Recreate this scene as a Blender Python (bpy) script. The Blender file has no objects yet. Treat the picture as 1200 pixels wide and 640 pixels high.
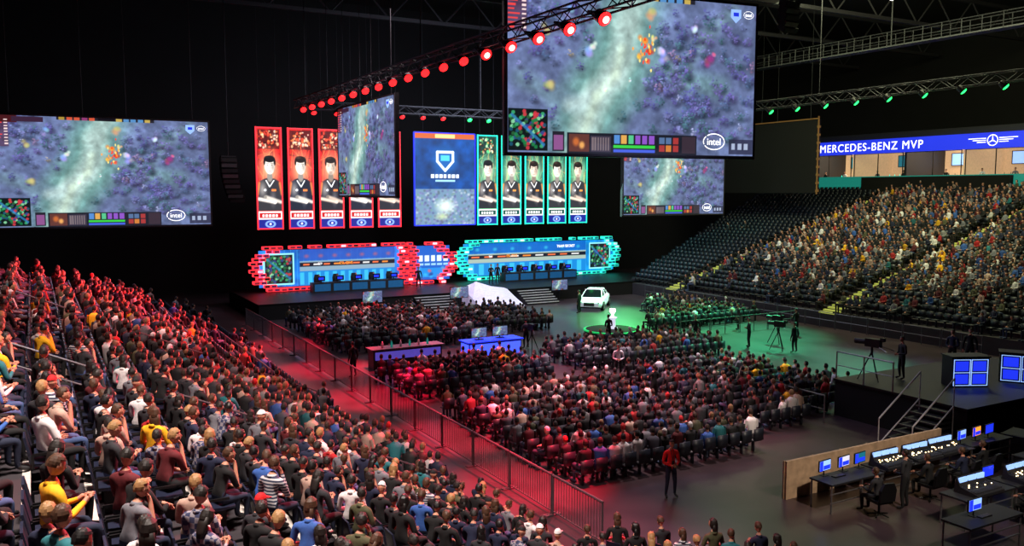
import bpy, math, random
import numpy as np
from mathutils import Vector, Matrix
random.seed(7); rng=np.random.default_rng(7)
scene=bpy.context.scene; COL=scene.collection
TH=math.radians(29.3); CT,ST=math.cos(TH),math.sin(TH)
def W(a,b,z=0.0): return Vector((a*CT-b*ST, a*ST+b*CT, z))
scene.view_settings.view_transform='Standard'
scene.view_settings.look='None'
# ---------------- camera
PITCH=math.atan(95/1000.)
cam=bpy.data.cameras.new('camera'); camo=bpy.data.objects.new('camera',cam); COL.objects.link(camo)
camo.location=(0,0,9); camo.rotation_euler=(math.pi/2-PITCH,0,0); cam.lens=30; cam.sensor_width=36; cam.clip_end=400
scene.camera=camo
def proj(a,b,z):
    p=W(a,b,z)-Vector((0,0,9)); f=p.y*math.cos(PITCH)-p.z*math.sin(PITCH); u=p.y*math.sin(PITCH)+p.z*math.cos(PITCH)
    if f<0.5: return (-9999,-9999,f)
    return (600+1000*p.x/f, 320-1000*u/f, f)
# ---------------- materials
def lin(c): return tuple(((x+0.055)/1.055)**2.4 if x>0.04045 else x/12.92 for x in c)
def mat(name,col,rough=.6,metal=0.,noise=0.12,scale=6.,emit=None,es=1.,bump=0.):
    m=bpy.data.materials.new(name); m.use_nodes=True; nt=m.node_tree; b=nt.nodes['Principled BSDF']
    c=lin(col); b.inputs['Roughness'].default_value=rough; b.inputs['Metallic'].default_value=metal
    tc=nt.nodes.new('ShaderNodeTexCoord'); n=nt.nodes.new('ShaderNodeTexNoise'); n.inputs['Scale'].default_value=scale
    nt.links.new(tc.outputs['Object'],n.inputs['Vector'])
    r=nt.nodes.new('ShaderNodeValToRGB'); r.color_ramp.elements[0].position=.3; r.color_ramp.elements[1].position=.7
    r.color_ramp.elements[0].color=tuple(x*(1-noise) for x in c)+(1,); r.color_ramp.elements[1].color=tuple(min(1,x*(1+noise)) for x in c)+(1,)
    nt.links.new(n.outputs['Fac'],r.inputs['Fac']); nt.links.new(r.outputs['Color'],b.inputs['Base Color'])
    if bump>0:
        bp=nt.nodes.new('ShaderNodeBump'); bp.inputs['Strength'].default_value=bump; nt.links.new(n.outputs['Fac'],bp.inputs['Height']); nt.links.new(bp.outputs['Normal'],b.inputs['Normal'])
    if emit is not None:
        b.inputs['Emission Color'].default_value=lin(emit)+(1,); b.inputs['Emission Strength'].default_value=es
        if es<8: m.cycles.emission_sampling='NONE'
    return m
def vmat(name,emit=0.,rough=.7):
    m=bpy.data.materials.new(name); m.use_nodes=True; nt=m.node_tree; b=nt.nodes['Principled BSDF']
    at=nt.nodes.new('ShaderNodeAttribute'); at.attribute_name='Col'; b.inputs['Roughness'].default_value=rough
    if emit>0:
        b.inputs['Base Color'].default_value=(.01,.01,.01,1); nt.links.new(at.outputs['Color'],b.inputs['Emission Color']); b.inputs['Emission Strength'].default_value=emit
        m.cycles.emission_sampling='NONE'
    else: nt.links.new(at.outputs['Color'],b.inputs['Base Color'])
    return m
M={}
M['black']=mat('black_metal',(.07,.07,.08),.5,.3)
M['blackcloth']=mat('black_cloth',(.03,.03,.035),.95,bump=.2)
M['dark']=mat('dark_paint',(.12,.12,.14),.6)
M['grey']=mat('grey_metal',(.4,.4,.42),.4,.6)
M['dgrey']=mat('dim_roof_metal',(.2,.2,.22),.6,.3)
M['steel']=mat('steel',(.6,.6,.62),.3,.8)
M['white']=mat('white_paint',(.9,.9,.9),.4)
M['conc']=mat('dark_concrete',(.18,.16,.18),.8,bump=.2,scale=3)
M['stepedge']=mat('painted_lit_bench_edge',(.78,.75,.72),.6)  # pale colour stands in for the lit strips along the benches
M['navy']=mat('navy_plastic',(.1,.12,.2),.45)
M['wood']=mat('pale_plywood',(.74,.62,.5),.7,noise=.2,scale=4)
M['beige']=mat('glowing_beige_plaster',(.75,.62,.48),.8,emit=(.9,.74,.55),es=.5)  # warm emission puts the room light into the plaster itself
M['glass']=mat('dark_glass',(.05,.06,.08),.08)
M['red']=mat('red_glow',(.9,.05,.08),.5,emit=(1,.2,.25),es=1.5)
M['teal']=mat('teal_glow',(.05,.8,.7),.5,emit=(.2,.95,.8),es=1.2)
M['redin']=mat('dim_red_face',(.4,.1,.12),.5,emit=(.60,.13,.2),es=.8)
M['redin2']=mat('plum_face',(.3,.1,.2),.5,emit=(.30,.12,.3),es=.8)
M['tealin']=mat('dim_teal_face',(.1,.4,.45),.5,emit=(.06,.42,.5),es=.8)
M['tealin2']=mat('sea_blue_face',(.1,.3,.45),.5,emit=(.06,.28,.45),es=.8)
M['paleface']=mat('pale_lit_face',(.8,.8,.85),.5,emit=(.85,.85,.95),es=.9)
M['ledred']=mat('red_lens',(1,.1,.1),.3,emit=(1,.09,.10),es=5)
M['ledhot']=mat('hot_pink_lens',(1,.6,.6),.3,emit=(1,.72,.68),es=6)
M['ledgreen']=mat('green_lens',(.1,1,.4),.3,emit=(.15,1,.40),es=4)
M['warm']=mat('warm_lamp',(1,.85,.6),.3,emit=(1,.86,.62),es=7)
M['whiteglow']=mat('white_lamp',(1,1,1),.3,emit=(1,.98,.95),es=5)
M['blueglow']=mat('blue_led',(.1,.2,.9),.3,emit=(.12,.2,.9),es=1.2)
M['cyanglow']=mat('cyan_led',(.5,.7,1),.3,emit=(.6,.75,1),es=1.1)
M['greenedge']=mat('green_strip_led',(.1,.8,.4),.3,emit=(.1,.7,.35),es=.9)
M['tealstrip']=mat('teal_strip',(.1,.45,.42),.5,emit=(.1,.5,.45),es=.7)
M['txtwhite']=mat('white_letters',(1,1,1),.5,emit=(1,1,1),es=1.6)
M['txtorange']=mat('orange_letters',(1,.5,.1),.5,emit=(1,.6,.2),es=1.4)
M['ribbon']=mat('blue_ribbon_led',(.1,.15,.7),.5,noise=.3,scale=.3,emit=(.13,.2,.82),es=1.2)
M['tire']=mat('rubber',(.05,.05,.05),.8)
M['carwhite']=mat('glowing_white_car_paint',(.88,.9,.93),.2,emit=(.9,.92,1),es=.15)  # slight emission puts light on the car body into its paint
M['drape']=mat('glowing_faceted_panel',(.9,.88,.97),.4,emit=(.85,.8,1),es=.25)  # low emission brightens the panels in place of light falling on them
M['skin']=mat('skin',(.76,.53,.43),.6); M['eye']=mat('eye',(.05,.04,.04),.3); M['lip']=mat('lip',(.6,.3,.28),.5)
M['shoe']=mat('shoe',(.12,.12,.13),.6)
M['crowd']=vmat('crowd_cloth',0,.75)
M['screen']=vmat('screen_image',1.35); M['banner']=vmat('banner_image',1.7)
M['seatlod']=mat('seat_plastic_far',(.11,.13,.17),.45)
# ---------------- mesh builder
class MB:
    def __init__(s): s.v=[];s.f=[];s.m=[]
    def add(s,vs,fs,m=0):
        o=len(s.v); s.v+= [tuple(x) for x in vs]; s.f+=[tuple(i+o for i in f) for f in fs]; s.m+=[m]*len(fs)
    def box(s,x0,x1,y0,y1,z0,z1,m=0):
        vs=[(x,y,z) for x in(x0,x1) for y in(y0,y1) for z in(z0,z1)]
        s.add(vs,[(0,1,3,2),(4,6,7,5),(0,4,5,1),(2,3,7,6),(0,2,6,4),(1,5,7,3)],m)
    def tube(s,p,q,r,r2=None,n=6,m=0,caps=True):
        r2=r if r2 is None else r2; p=Vector(p);q=Vector(q); d=(q-p)
        if d.length<1e-6: return
        d.normalize(); t=Vector((0,0,1)) if abs(d.z)<.9 else Vector((1,0,0)); x=d.cross(t).normalized(); y=d.cross(x)
        vs=[]
        for c,rr in((p,r),(q,r2)):
            for i in range(n):
                a=2*math.pi*i/n; vs.append(c+x*(math.cos(a)*rr)+y*(math.sin(a)*rr))
        fs=[(i,(i+1)%n,n+(i+1)%n,n+i) for i in range(n)]
        if caps: fs+=[tuple(range(n))[::-1],tuple(range(n,2*n))]
        s.add(vs,fs,m)
    def loft(s,rings,m=0,caps=True,close=True):
        n=len(rings[0]); vs=[p for r in rings for p in r]; fs=[]
        for k in range(len(rings)-1):
            for i in range(n if close else n-1):
                j=(i+1)%n; fs.append((k*n+i,k*n+j,(k+1)*n+j,(k+1)*n+i))
        if caps: fs+=[tuple(range(n))[::-1],tuple(range((len(rings)-1)*n,len(rings)*n))]
        s.add(vs,fs,m)
    def sphere(s,c,r,seg=8,rings=6,m=0,fn=None,keep=None,R=None,tagfn=None):
        rx,ry,rz=r if hasattr(r,'__len__') else (r,r,r); vs=[];nd=[]
        for j in range(rings+1):
            t=math.pi*j/rings
            for i in range(seg):
                a=2*math.pi*i/seg; d=Vector((math.sin(t)*math.sin(a),math.sin(t)*math.cos(a),math.cos(t))); nd.append(d)
                p=Vector((d.x*rx,d.y*ry,d.z*rz))
                if fn: p=fn(d,p)
                if R is not None: p=R@p
                vs.append(p+Vector(c))
        for j in range(rings):
            for i in range(seg):
                k=(i+1)%seg; q=(j*seg+i,(j+1)*seg+i,(j+1)*seg+k,j*seg+k)
                dc=(nd[q[0]]+nd[q[1]]+nd[q[2]]+nd[q[3]])/4
                if keep and not keep(dc): continue
                if j==0: q=(q[0],q[1],q[2])
                elif j==rings-1: q=(q[0],q[1],q[3])
                s.add([vs[x] for x in q],[tuple(range(len(q)))],tagfn(dc) if tagfn else m)
    def mesh(s,name,mats,smooth=False):
        me=bpy.data.meshes.new(name); me.from_pydata(s.v,[],s.f)
        for m in mats: me.materials.append(m)
        me.polygons.foreach_set('material_index',s.m)
        if smooth: me.polygons.foreach_set('use_smooth',[True]*len(s.f))
        me.update()
        return me
PARTS={}
def place(name,me,loc=(0,0,0),yaw=0.,label=None,cat=None,group=None,kind=None,parent=None,rot=None,scale=None):
    o=bpy.data.objects.new(name,me); COL.objects.link(o)
    if parent is None:
        o.location=W(*loc); o.rotation_euler=(0,0,TH+yaw) if rot is None else (rot[0],rot[1],TH+rot[2])
        if cat: o['category']=cat
    else:
        o.parent=parent; o.location=loc; o.rotation_euler=(0,0,yaw) if rot is None else rot
        PARTS.setdefault(parent.name,[]).append(o)
    if scale is not None: o.scale=scale if hasattr(scale,'__len__') else (scale,)*3
    if label: o['label']=label
    if group: o['group']=group
    if kind: o['kind']=kind
    return o
def dup(root,loc=None,yaw=None):
    r=root.copy(); COL.objects.link(r)
    if loc is not None: r.location=W(*loc)
    if yaw is not None: r.rotation_euler[2]=TH+yaw
    def rec(src,dst):
        for c in PARTS.get(src.name,[]):
            cc=c.copy(); cc.parent=dst; COL.objects.link(cc); PARTS.setdefault(dst.name,[]).append(cc); rec(c,cc)
    rec(root,r); return r
def text(s,mt,parent,loc,width=None,height=None,rot=(0,0,0),name='lettering',sp=1.0):
    cu=bpy.data.curves.new('t','FONT'); cu.body=s; cu.align_x='CENTER'; cu.align_y='CENTER'; cu.extrude=.01; cu.space_character=sp
    o=bpy.data.objects.new('t',cu); COL.objects.link(o); bpy.context.view_layer.update()
    dg=bpy.context.evaluated_depsgraph_get(); me=bpy.data.meshes.new_from_object(o.evaluated_get(dg)); bpy.data.objects.remove(o)
    co=np.empty(len(me.vertices)*3); me.vertices.foreach_get('co',co); co=co.reshape(-1,3)
    mn,mx=co.min(0),co.max(0); c=(mn+mx)/2; co[:,:2]-=c[:2]; w,h=(mx-mn)[:2]
    sx=width/w if width else height/h; sy=height/h if height else sx
    co[:,0]*=sx; co[:,1]*=sy; me.vertices.foreach_set('co',co.ravel()); me.materials.clear(); me.materials.append(mt); me.update()
    return place(name,me,loc,parent=parent,rot=rot)
# ---------------- painted LED pictures
class Canvas:
    def __init__(s,w,h,nx,ny,bg=(0,0,0)):
        s.w,s.h,s.nx,s.ny=w,h,nx,ny
        s.X,s.Y=np.meshgrid(np.linspace(0,w,nx),np.linspace(0,h,ny)); s.C=np.ones((ny,nx,3))*np.array(bg)
    def put(s,mask,col,al=1.):
        a=(mask*al)[...,None]; s.C=s.C*(1-a)+np.array(col)*a
    def rect(s,x0,y0,x1,y1,col,al=1.): s.put(((s.X>=x0)&(s.X<=x1)&(s.Y>=y0)&(s.Y<=y1)).astype(float),col,al)
    def ell(s,cx,cy,rx,ry,col,al=1.,soft=.15):
        i0=max(0,int((cx-rx)/s.w*(s.nx-1))-1); i1=min(s.nx,int((cx+rx)/s.w*(s.nx-1))+3); j0=max(0,int((cy-ry)/s.h*(s.ny-1))-1); j1=min(s.ny,int((cy+ry)/s.h*(s.ny-1))+3)
        if i1<=i0 or j1<=j0: return
        X=s.X[j0:j1,i0:i1];Y=s.Y[j0:j1,i0:i1]
        d=np.sqrt(((X-cx)/rx)**2+((Y-cy)/ry)**2); a=(np.clip((1-d)/soft,0,1)*al)[...,None]
        s.C[j0:j1,i0:i1]=s.C[j0:j1,i0:i1]*(1-a)+np.array(col)*a
    def stroke(s,pts,wd,col,al=1.,soft=.3):
        for (x0,y0),(x1,y1) in zip(pts[:-1],pts[1:]):
            dx,dy=x1-x0,y1-y0; t=np.clip(((s.X-x0)*dx+(s.Y-y0)*dy)/(dx*dx+dy*dy+1e-9),0,1)
            d=np.hypot(s.X-x0-t*dx,s.Y-y0-t*dy)/wd; s.put(np.clip((1-d)/soft,0,1),col,al)
    def nz(s,k):
        n=np.zeros((s.ny,s.nx))
        for o in range(3):
            kk=k*2**o; g=rng.random((int(kk*s.h/s.w)+3,kk+3)); gx=s.X/s.w*kk; gy=s.Y/s.w*kk
            ix=gx.astype(int); iy=np.minimum(gy.astype(int),g.shape[0]-2); fx=gx-ix; fy=gy-iy; fx=fx*fx*(3-2*fx); fy=fy*fy*(3-2*fy)
            n+=(g[iy,ix]*(1-fx)*(1-fy)+g[iy,ix+1]*fx*(1-fy)+g[iy+1,ix]*(1-fx)*fy+g[iy+1,ix+1]*fx*fy-.5)/2**o
        return n
    def noise(s,k,amp):
        n=s.nz(k); s.C=s.C*(1+amp*n[...,None]); return n
    def mesh(s,name,mt):
        nx,ny=s.nx,s.ny; me=bpy.data.meshes.new(name)
        co=np.stack([s.X-s.w/2,s.Y-s.h/2,np.zeros_like(s.X)],-1).reshape(-1,3)
        idx=np.arange(nx*ny).reshape(ny,nx); q=np.stack([idx[:-1,:-1],idx[:-1,1:],idx[1:,1:],idx[1:,:-1]],-1).reshape(-1,4)
        fast(me,co,q.ravel(),np.full(len(q),4)); C=np.clip(s.C,0,1); L=np.where(C>.04045,((C+.055)/1.055)**2.4,C/12.92)
        at=me.color_attributes.new('Col','FLOAT_COLOR','POINT'); at.data.foreach_set('color',np.concatenate([L.reshape(-1,3),np.ones((nx*ny,1))],1).ravel())
        me.materials.append(mt); return me
def fast(me,co,loops,counts):
    me.vertices.add(len(co)); me.vertices.foreach_set('co',np.asarray(co,dtype=np.float32).ravel())
    me.loops.add(len(loops)); me.loops.foreach_set('vertex_index',np.asarray(loops,dtype=np.int32))
    me.polygons.add(len(counts)); st=np.concatenate([[0],np.cumsum(counts)[:-1]]).astype(np.int32); me.polygons.foreach_set('loop_start',st)
    me.update(calc_edges=True)
def minimap(c,x0,y0,x1,y1,n=70):
    c.rect(x0,y0,x1,y1,(.05,.09,.1)); w=x1-x0;h=y1-y0
    for i in range(n):
        x=x0+w*rng.uniform(.06,.94);y=y0+h*rng.uniform(.06,.94); col=random.choice([(.1,.45,.25),(.15,.35,.2),(.1,.3,.4),(.2,.6,.4),(.75,.2,.25),(.5,.8,.6),(.2,.25,.5)])
        c.ell(x,y,w*.05,h*.05,col,.9)
    c.stroke([(x0+w*.1,y0+h*.85),(x0+w*.5,y0+h*.5),(x0+w*.9,y0+h*.15)],w*.04,(.2,.5,.75),.7)
def game():
    c=Canvas(1.7778,1.,400,225,(.36,.41,.56)); c.noise(5,.3)
    path=[(.46,.0),(.53,.2),(.60,.36),(.72,.5),(.78,.62),(.80,.8),(.92,1.05)]
    c.stroke(path,.30,(.40,.57,.55),.85,.8); c.stroke([(.95,.62),(1.2,.5),(1.5,.45)],.11,(.40,.53,.57),.85,.8); c.stroke([(.1,.45),(.3,.36),(.5,.3)],.09,(.42,.52,.6),.85,.8)
    c.stroke([(1.2,.5),(1.35,.75),(1.6,.95)],.07,(.40,.50,.57),.85,.8)
    c.stroke(path,.13,(.62,.72,.70),.85,.7); c.stroke([(.74,.5),(.55,.34),(.42,.3)],.075,(.62,.71,.70),.8,.8); c.stroke([(.50,.1),(.60,.36),(.73,.5),(.77,.66)],.05,(.80,.89,.80),.55,.9)
    n=c.nz(24); c.C*= (1+.25*n[...,None])
    pts=[(x0+(x1-x0)*t,y0+(y1-y0)*t) for (x0,y0),(x1,y1) in zip(path[:-1],path[1:]) for t in(0,.5)]
    cl=[(rng.uniform(0,1.78),rng.uniform(.12,1)) for _ in range(20)]
    trees=[]
    for i in range(430):
        q=cl[rng.integers(len(cl))]
        x,y=(rng.uniform(0,1.78),rng.uniform(.1,1)) if rng.random()<.3 else (q[0]+rng.normal()*.11,q[1]+rng.normal()*.09)
        t=min(np.hypot(x-a,y-b) for a,b in pts)
        if t<.19+.04*rng.random() or y<.12 : continue
        trees.append((y,x))
    for y,x in sorted(trees,reverse=True):
        base=random.choice([(.30,.31,.54),(.34,.32,.58),(.28,.36,.50),(.40,.37,.62),(.36,.40,.58),(.44,.45,.66),(.26,.40,.45)])
        if rng.random()<.05: base=random.choice([(.62,.64,.8),(.62,.57,.48),(.52,.42,.56)])
        r=rng.uniform(.024,.042)
        c.ell(x+r*.35,y-r*.7,r*1.4,r*.8,tuple(k*.45 for k in base),.55,1.)
        for q in range(16):
            an=rng.uniform(0,6.28); rd=r*rng.uniform(.1,1.05); lx,ly=math.cos(an)*rd,math.sin(an)*rd
            sh=.62+.35*(ly/r)*.7-.15*(lx/r)+rng.uniform(-.15,.28); e1=r*rng.uniform(.16,.42); e2=r*rng.uniform(.12,.30)
            c.ell(x+lx,y+ly,e1,e2,tuple(min(1,max(0,k*(sh+.25))) for k in base),.8,.7)
    n=c.nz(60); c.C*= (1+.16*n[...,None])
    for (x,y,r,col) in [(.93,.73,.04,(.98,.5,.2)),(.97,.66,.035,(.9,.22,.15)),(.9,.62,.03,(1,.72,.3)),(1.0,.74,.025,(1,.85,.6)),(.95,.59,.025,(.9,.3,.2)),(1.06,.62,.05,(.6,.72,.9)),(1.05,.66,.035,(.85,.92,1)),(.55,.62,.05,(.55,.66,.85)),(.57,.66,.035,(.85,.9,1)),(1.42,.62,.05,(.62,.25,.45)),(1.45,.66,.025,(.85,.4,.6)),(.3,.42,.05,(.70,.66,.45)),(.25,.75,.045,(.72,.68,.48)),(.98,.88,.05,(.76,.72,.5)),(.66,.4,.014,(.95,1,1)),(.83,.47,.014,(.9,1,.9)),(1.3,.82,.035,(.8,.85,1)),(.42,.86,.04,(.55,.66,.9))]:
        for q in range(5): c.ell(x+rng.normal()*r*.35,y+rng.normal()*r*.35,r*.6,r*.6,tuple(min(1,k*rng.uniform(.75,1.15)) for k in col),.75,.8)
    for k in range(30): c.ell(.95+rng.normal()*.04,.67+rng.normal()*.05,.006,.012,random.choice([(1,.6,.2),(.95,.2,.1),(1,.9,.5)]),.9)
    c.rect(0,0,1.78,.012,(.1,.1,.14)); c.rect(.5,.965,1.3,1,(.12,.12,.16))
    for k in range(5):
        c.rect(.52+k*.06,.968,.565+k*.06,1,random.choice([(.75,.3,.2),(.6,.5,.2),(.5,.2,.4)])); c.rect(.98+k*.06,.968,1.025+k*.06,1,random.choice([(.2,.6,.4),(.3,.5,.7),(.7,.6,.3)]))
    c.rect(.83,.965,.97,1,(.05,.05,.08)); c.rect(0,.93,.2,1,(.25,.08,.1)); c.rect(0,.72,.13,.93,(.3,.18,.28),.7)
    for k in range(9): c.rect(.01,.74+k*.026,.05+.012*(k%4),.75+k*.026,(.85,.25,.25)); c.rect(.10,.74+k*.026,.125,.75+k*.026,(.9,.8,.8))
    c.rect(.16,.94,.4,.985,(.2,.12,.2))
    minimap(c,.01,.02,.27,.27,110)
    c.rect(.30,.02,.38,.14,(.12,.12,.16)); c.rect(.31,.03,.37,.12,(.5,.3,.5))
    c.rect(.40,.01,1.33,.135,(.10,.11,.15))
    c.rect(.41,.02,.55,.125,(.35,.2,.18)); c.ell(.46,.08,.03,.035,(.75,.4,.2),.9,.6); c.ell(.50,.06,.025,.03,(.9,.65,.35),.9,.6); c.rect(.56,.02,.70,.12,(.22,.2,.26))
    for k in range(7): c.rect(.57+k*.018,.03,.58+k*.018,.11,(.45,.4,.42))
    c.rect(.72,.02,1.02,.04,(.25,.35,.8)); c.rect(.72,.045,1.02,.065,(.2,.75,.25))
    for k in range(6): c.rect(.725+k*.05,.075,.762+k*.05,.125,random.choice([(.3,.5,.75),(.7,.35,.6),(.3,.7,.5),(.8,.6,.3),(.5,.3,.7)]))
    for k in range(6): c.rect(1.05+(k%3)*.05,.03+(k//3)*.05,1.09+(k%3)*.05,.07+(k//3)*.05,random.choice([(.75,.45,.2),(.3,.4,.55),(.6,.2,.2)]))
    c.rect(1.22,.02,1.32,.125,(.2,.16,.2)); c.rect(1.58,.02,1.77,.12,(.14,.14,.22),.75)
    for k in range(3): c.rect(1.60+k*.05,.05,1.63+k*.05,.09,(.6,.65,.75))
    c.C=np.clip(c.C,0,1); return c.mesh('game_picture',M['screen'])
GAME=game()
def intel(parent,x,y,h,name='sponsor_logo'):
    lm=MB(); n=28
    for a0,a1 in((-150,130),(140,200)):
        pts=[(1.35*h*math.cos(math.radians(t)),.85*h*math.sin(math.radians(t)),0) for t in np.linspace(a0,a1,n)]
        for p,q in zip(pts[:-1],pts[1:]): lm.tube(p,q,h*.05,n=4)
    r=place(name,lm.mesh(name,[M['txtwhite']]),(x,y,.06),parent=parent,rot=(0,0,0))
    text('intel',M['txtwhite'],r,(0,0,0),width=h*1.7)
def cables(parent,xs,y,top,z=-.15,name='hanging_cable'):
    for x in xs:
        mb=MB(); mb.tube((x,y,z),(x,top,z),.016,n=4); place(name,mb.mesh(name,[M['dgrey']]),parent=parent,rot=(0,0,0))
def panel_back(w,h,d=.25):
    mb=MB(); mb.box(-w/2-.08,w/2+.08,-h/2-.08,h/2+.08,-d,-.03)
    for k in range(int(w//1.2)): mb.box(-w/2+.4+k*1.2,-w/2+.5+k*1.2,-h/2,h/2,-d-.08,-d)
    return mb.mesh('cabinet',[M['black']])
def screen(p0,p1,z0,z1,label,logo=True,logos2=True,top=26.9):
    A=Vector(p0);B=Vector(p1); d=B-A; w=d.length; h=z1-z0; ang=math.atan2(d.y,d.x); c=(A+B)/2
    o=place('hanging_video_screen',panel_back(w,h),(c.x,c.y,(z0+z1)/2),label=label,cat='screen',rot=(math.pi/2,0,ang),group='hanging video screens')
    place('screen_picture',GAME,(0,0,0),parent=o,rot=(0,0,0),scale=(w/1.7778,h,1))
    fr=MB()
    for a in(-1,1): fr.box(a*w/2-.05,a*w/2+.05,-h/2-.05,h/2+.05,-.1,.04); fr.box(-w/2,w/2,a*h/2-.05,a*h/2+.05,-.1,.04)
    place('frame',fr.mesh('frame',[M['dgrey']]),parent=o,rot=(0,0,0))
    if logo: intel(o,w*.32,-h*.40,h*.06)
    if logos2: intel(o,w*.46,h*.43,h*.028)
    e=MB(); s=h*.04; e.add([(-s,s,0),(s,s,0),(s,-s*.3,0),(0,-s*1.2,0),(-s,-s*.3,0)],[(0,4,3,2,1)]); e.box(-s*.5,s*.5,-.1*s,.5*s,0,.02,1)
    place('event_emblem',e.mesh('emblem',[M['cyanglow'],M['ribbon']]),(w*.405,h*.42,.05),parent=o,rot=(0,0,0))
    cables(o,[-w*.42,-w*.1,w*.1,w*.42],h/2,top-(z0+z1)/2)
    return o
screen((-1.8,55.4),(9.7,55.4),6.95,13.3,'wide hanging LED screen showing a forest battle game')
screen((43.5,58.4),(54.8,58.4),7.0,13.3,'hanging LED screen with game picture beside the stage')
screen((19.7,61.0),(19.7,49.8),8.7,15.0,'hanging LED screen turned side-on towards the seating')
screen((17.4,31.5),(29.75,29.8),10.6,17.6,'largest hanging LED screen with game picture over the floor')
o=place('hanging_video_screen',panel_back(12,6.5),(62.6,60.5,12.2),label='hanging screen seen from its black draped back',cat='screen',rot=(math.pi/2,0,math.pi/2),group='hanging video screens')
mb=MB(); mb.box(-6.1,6.1,-3.3,3.3,-.45,-.38); place('back_drape',mb.mesh('d',[M['blackcloth']]),parent=o,rot=(0,0,0))
mb=MB()
for x in(-6.2,6.2):
    for k in range(9): mb.box(x-.12,x+.12,-3.2+k*.72,-3.0+k*.72,-.5,-.3)
    mb.box(x-.05,x+.05,-3.4,3.6,-.5,-.4)
mb.box(-6.2,6.2,3.35,3.45,-.5,-.4)
place('frame',mb.mesh('f',[mat('glowing_brass_frame',(.6,.45,.25),.4,.5,emit=(.5,.35,.2),es=.25)]),parent=o,rot=(0,0,0)); cables(o,[-5,-1,1,5],3.3,14.6)  # frame emits faintly, light on the brass is put into its material
# ---------------- room shell
def slab(name,a0,a1,b0,b1,z0,z1,mt,**k):
    mb=MB(); mb.box(a0,a1,b0,b1,z0,z1); return place(name,mb.mesh(name,[mt]),kind='structure',**k)
fl=mat('arena_floor',(.25,.2,.22),.3,noise=.3,scale=.6,bump=.02)
wallm=mat('black_wall',(.04,.035,.045),.9,noise=.3,scale=.4); ceilm=mat('black_ceiling',(.05,.045,.055),.9,noise=.3,scale=.4)
slab('floor',-18,86,-14,82,-.3,0,fl,label='dark glossy arena floor')
slab('wall_stage',-18,86,81,82,0,27,wallm,label='black draped wall behind the stage')
slab('wall_near',-18,86,-14,-13,0,27,wallm,label='black arena wall'); slab('wall_stand',-18,-17,-13,81,0,27,wallm,label='black arena wall')
slab('wall_suites',85,86,-13,81,0,27,wallm,label='black arena wall behind suites'); slab('ceiling',-18,86,-14,82,27,27.3,ceilm,label='black arena ceiling')
def truss_mesh(L,s,cell,r):
    mb=MB(); h=s/2
    for y in(-h,h):
        for z in(-h,h): mb.tube((0,y,z),(L,y,z),r,n=5)
    n=int(L/cell)
    for k in range(n):
        x=k*cell
        for a,b in(((-h,-h),(h,-h)),((-h,h),(h,h)),((-h,-h),(-h,h)),((h,-h),(h,h))):
            p,q=(a,b) if k%2 else (b,a)
            mb.tube((x,p[0],p[1]),(x+cell,q[0],q[1]),r*.55,n=4)
    return mb.mesh('truss',[M['dgrey']])
rt=MB()
for z in(-1.3,1.3): rt.box(0,100,-.15,.15,z-.15,z+.15)
for k in range(40):
    x=k*2.5; rt.tube((x,0,-1.3 if k%2 else 1.3),(x+2.5,0,1.3 if k%2 else -1.3),.08,n=4)
rtm=rt.mesh('roof_truss',[mat('roof_steel',(.18,.17,.19),.7)])
first=None
for b in(18,28,38,48,58,68):
    if first is None: first=place('roof_truss',rtm,(-16,b,24.6),label='dark steel roof truss under the ceiling',cat='roof truss',group='roof trusses')
    else: dup(first,(-16,b,24.6))
cw=MB(); cw.box(0,60,-.5,.5,0,.1)
for k in range(41):
    cw.tube((k*1.5,-.5,0),(k*1.5,-.5,1.1),.03,n=4); cw.tube((k*1.5,.5,0),(k*1.5,.5,1.1),.03,n=4)
for y in(-.5,.5):
    for z in(.5,1.1): cw.tube((0,y,z),(60,y,z),.03,n=4)
for x in(2,30,58): cw.tube((x,0,.1),(x,0,6.9),.05)
place('catwalk',cw.mesh('catwalk',[M['dgrey']]),(58,14,20),yaw=math.pi/2,label='grey steel maintenance catwalk with railings',cat='catwalk')
lmp=MB(); lmp.box(-1.6,1.6,-.1,.1,-.05,.08,0); lmp.box(-1.55,1.55,-.07,.07,-.09,-.05,1); lmp.tube((-1.2,0,.08),(-1.2,0,3.2),.02,n=4); lmp.tube((1.2,0,.08),(1.2,0,3.2),.02,n=4)
lm_=lmp.mesh('strip_lamp',[M['grey'],M['whiteglow']]); r=place('strip_lamp',lm_,(41,45,21.2+2.4),yaw=.3,label='white fluorescent strip lamp under the roof',cat='lamp',group='roof strip lamps')
dup(r,(52,40,22.5),.4)
t1=place('lighting_truss',truss_mesh(44,.55,.8,.045),(16.8,17,15.2),yaw=math.pi/2,label='aluminium truss carrying red stage lamps',cat='lighting truss',group='lighting trusses')
t2=place('lighting_truss',truss_mesh(40,.55,.8,.045),(46.3,20.5,15.2),yaw=math.pi/2,label='aluminium truss carrying green stage lamps',cat='lighting truss',group='lighting trusses')
t3=place('lighting_truss',truss_mesh(29,.55,.8,.045),(17.1,61.4,15.2),label='aluminium truss across the stage front',cat='lighting truss',group='lighting trusses')
for t,L in((t1,44),(t2,40),(t3,29)):
    for x in(2,L/2,L-2):
        mb=MB(); mb.tube((x,0,.27),(x,0,11.7),.025,n=4); place('hanging_cable',mb.mesh('cable',[M['dgrey']]),parent=t,rot=(0,0,0))
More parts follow.
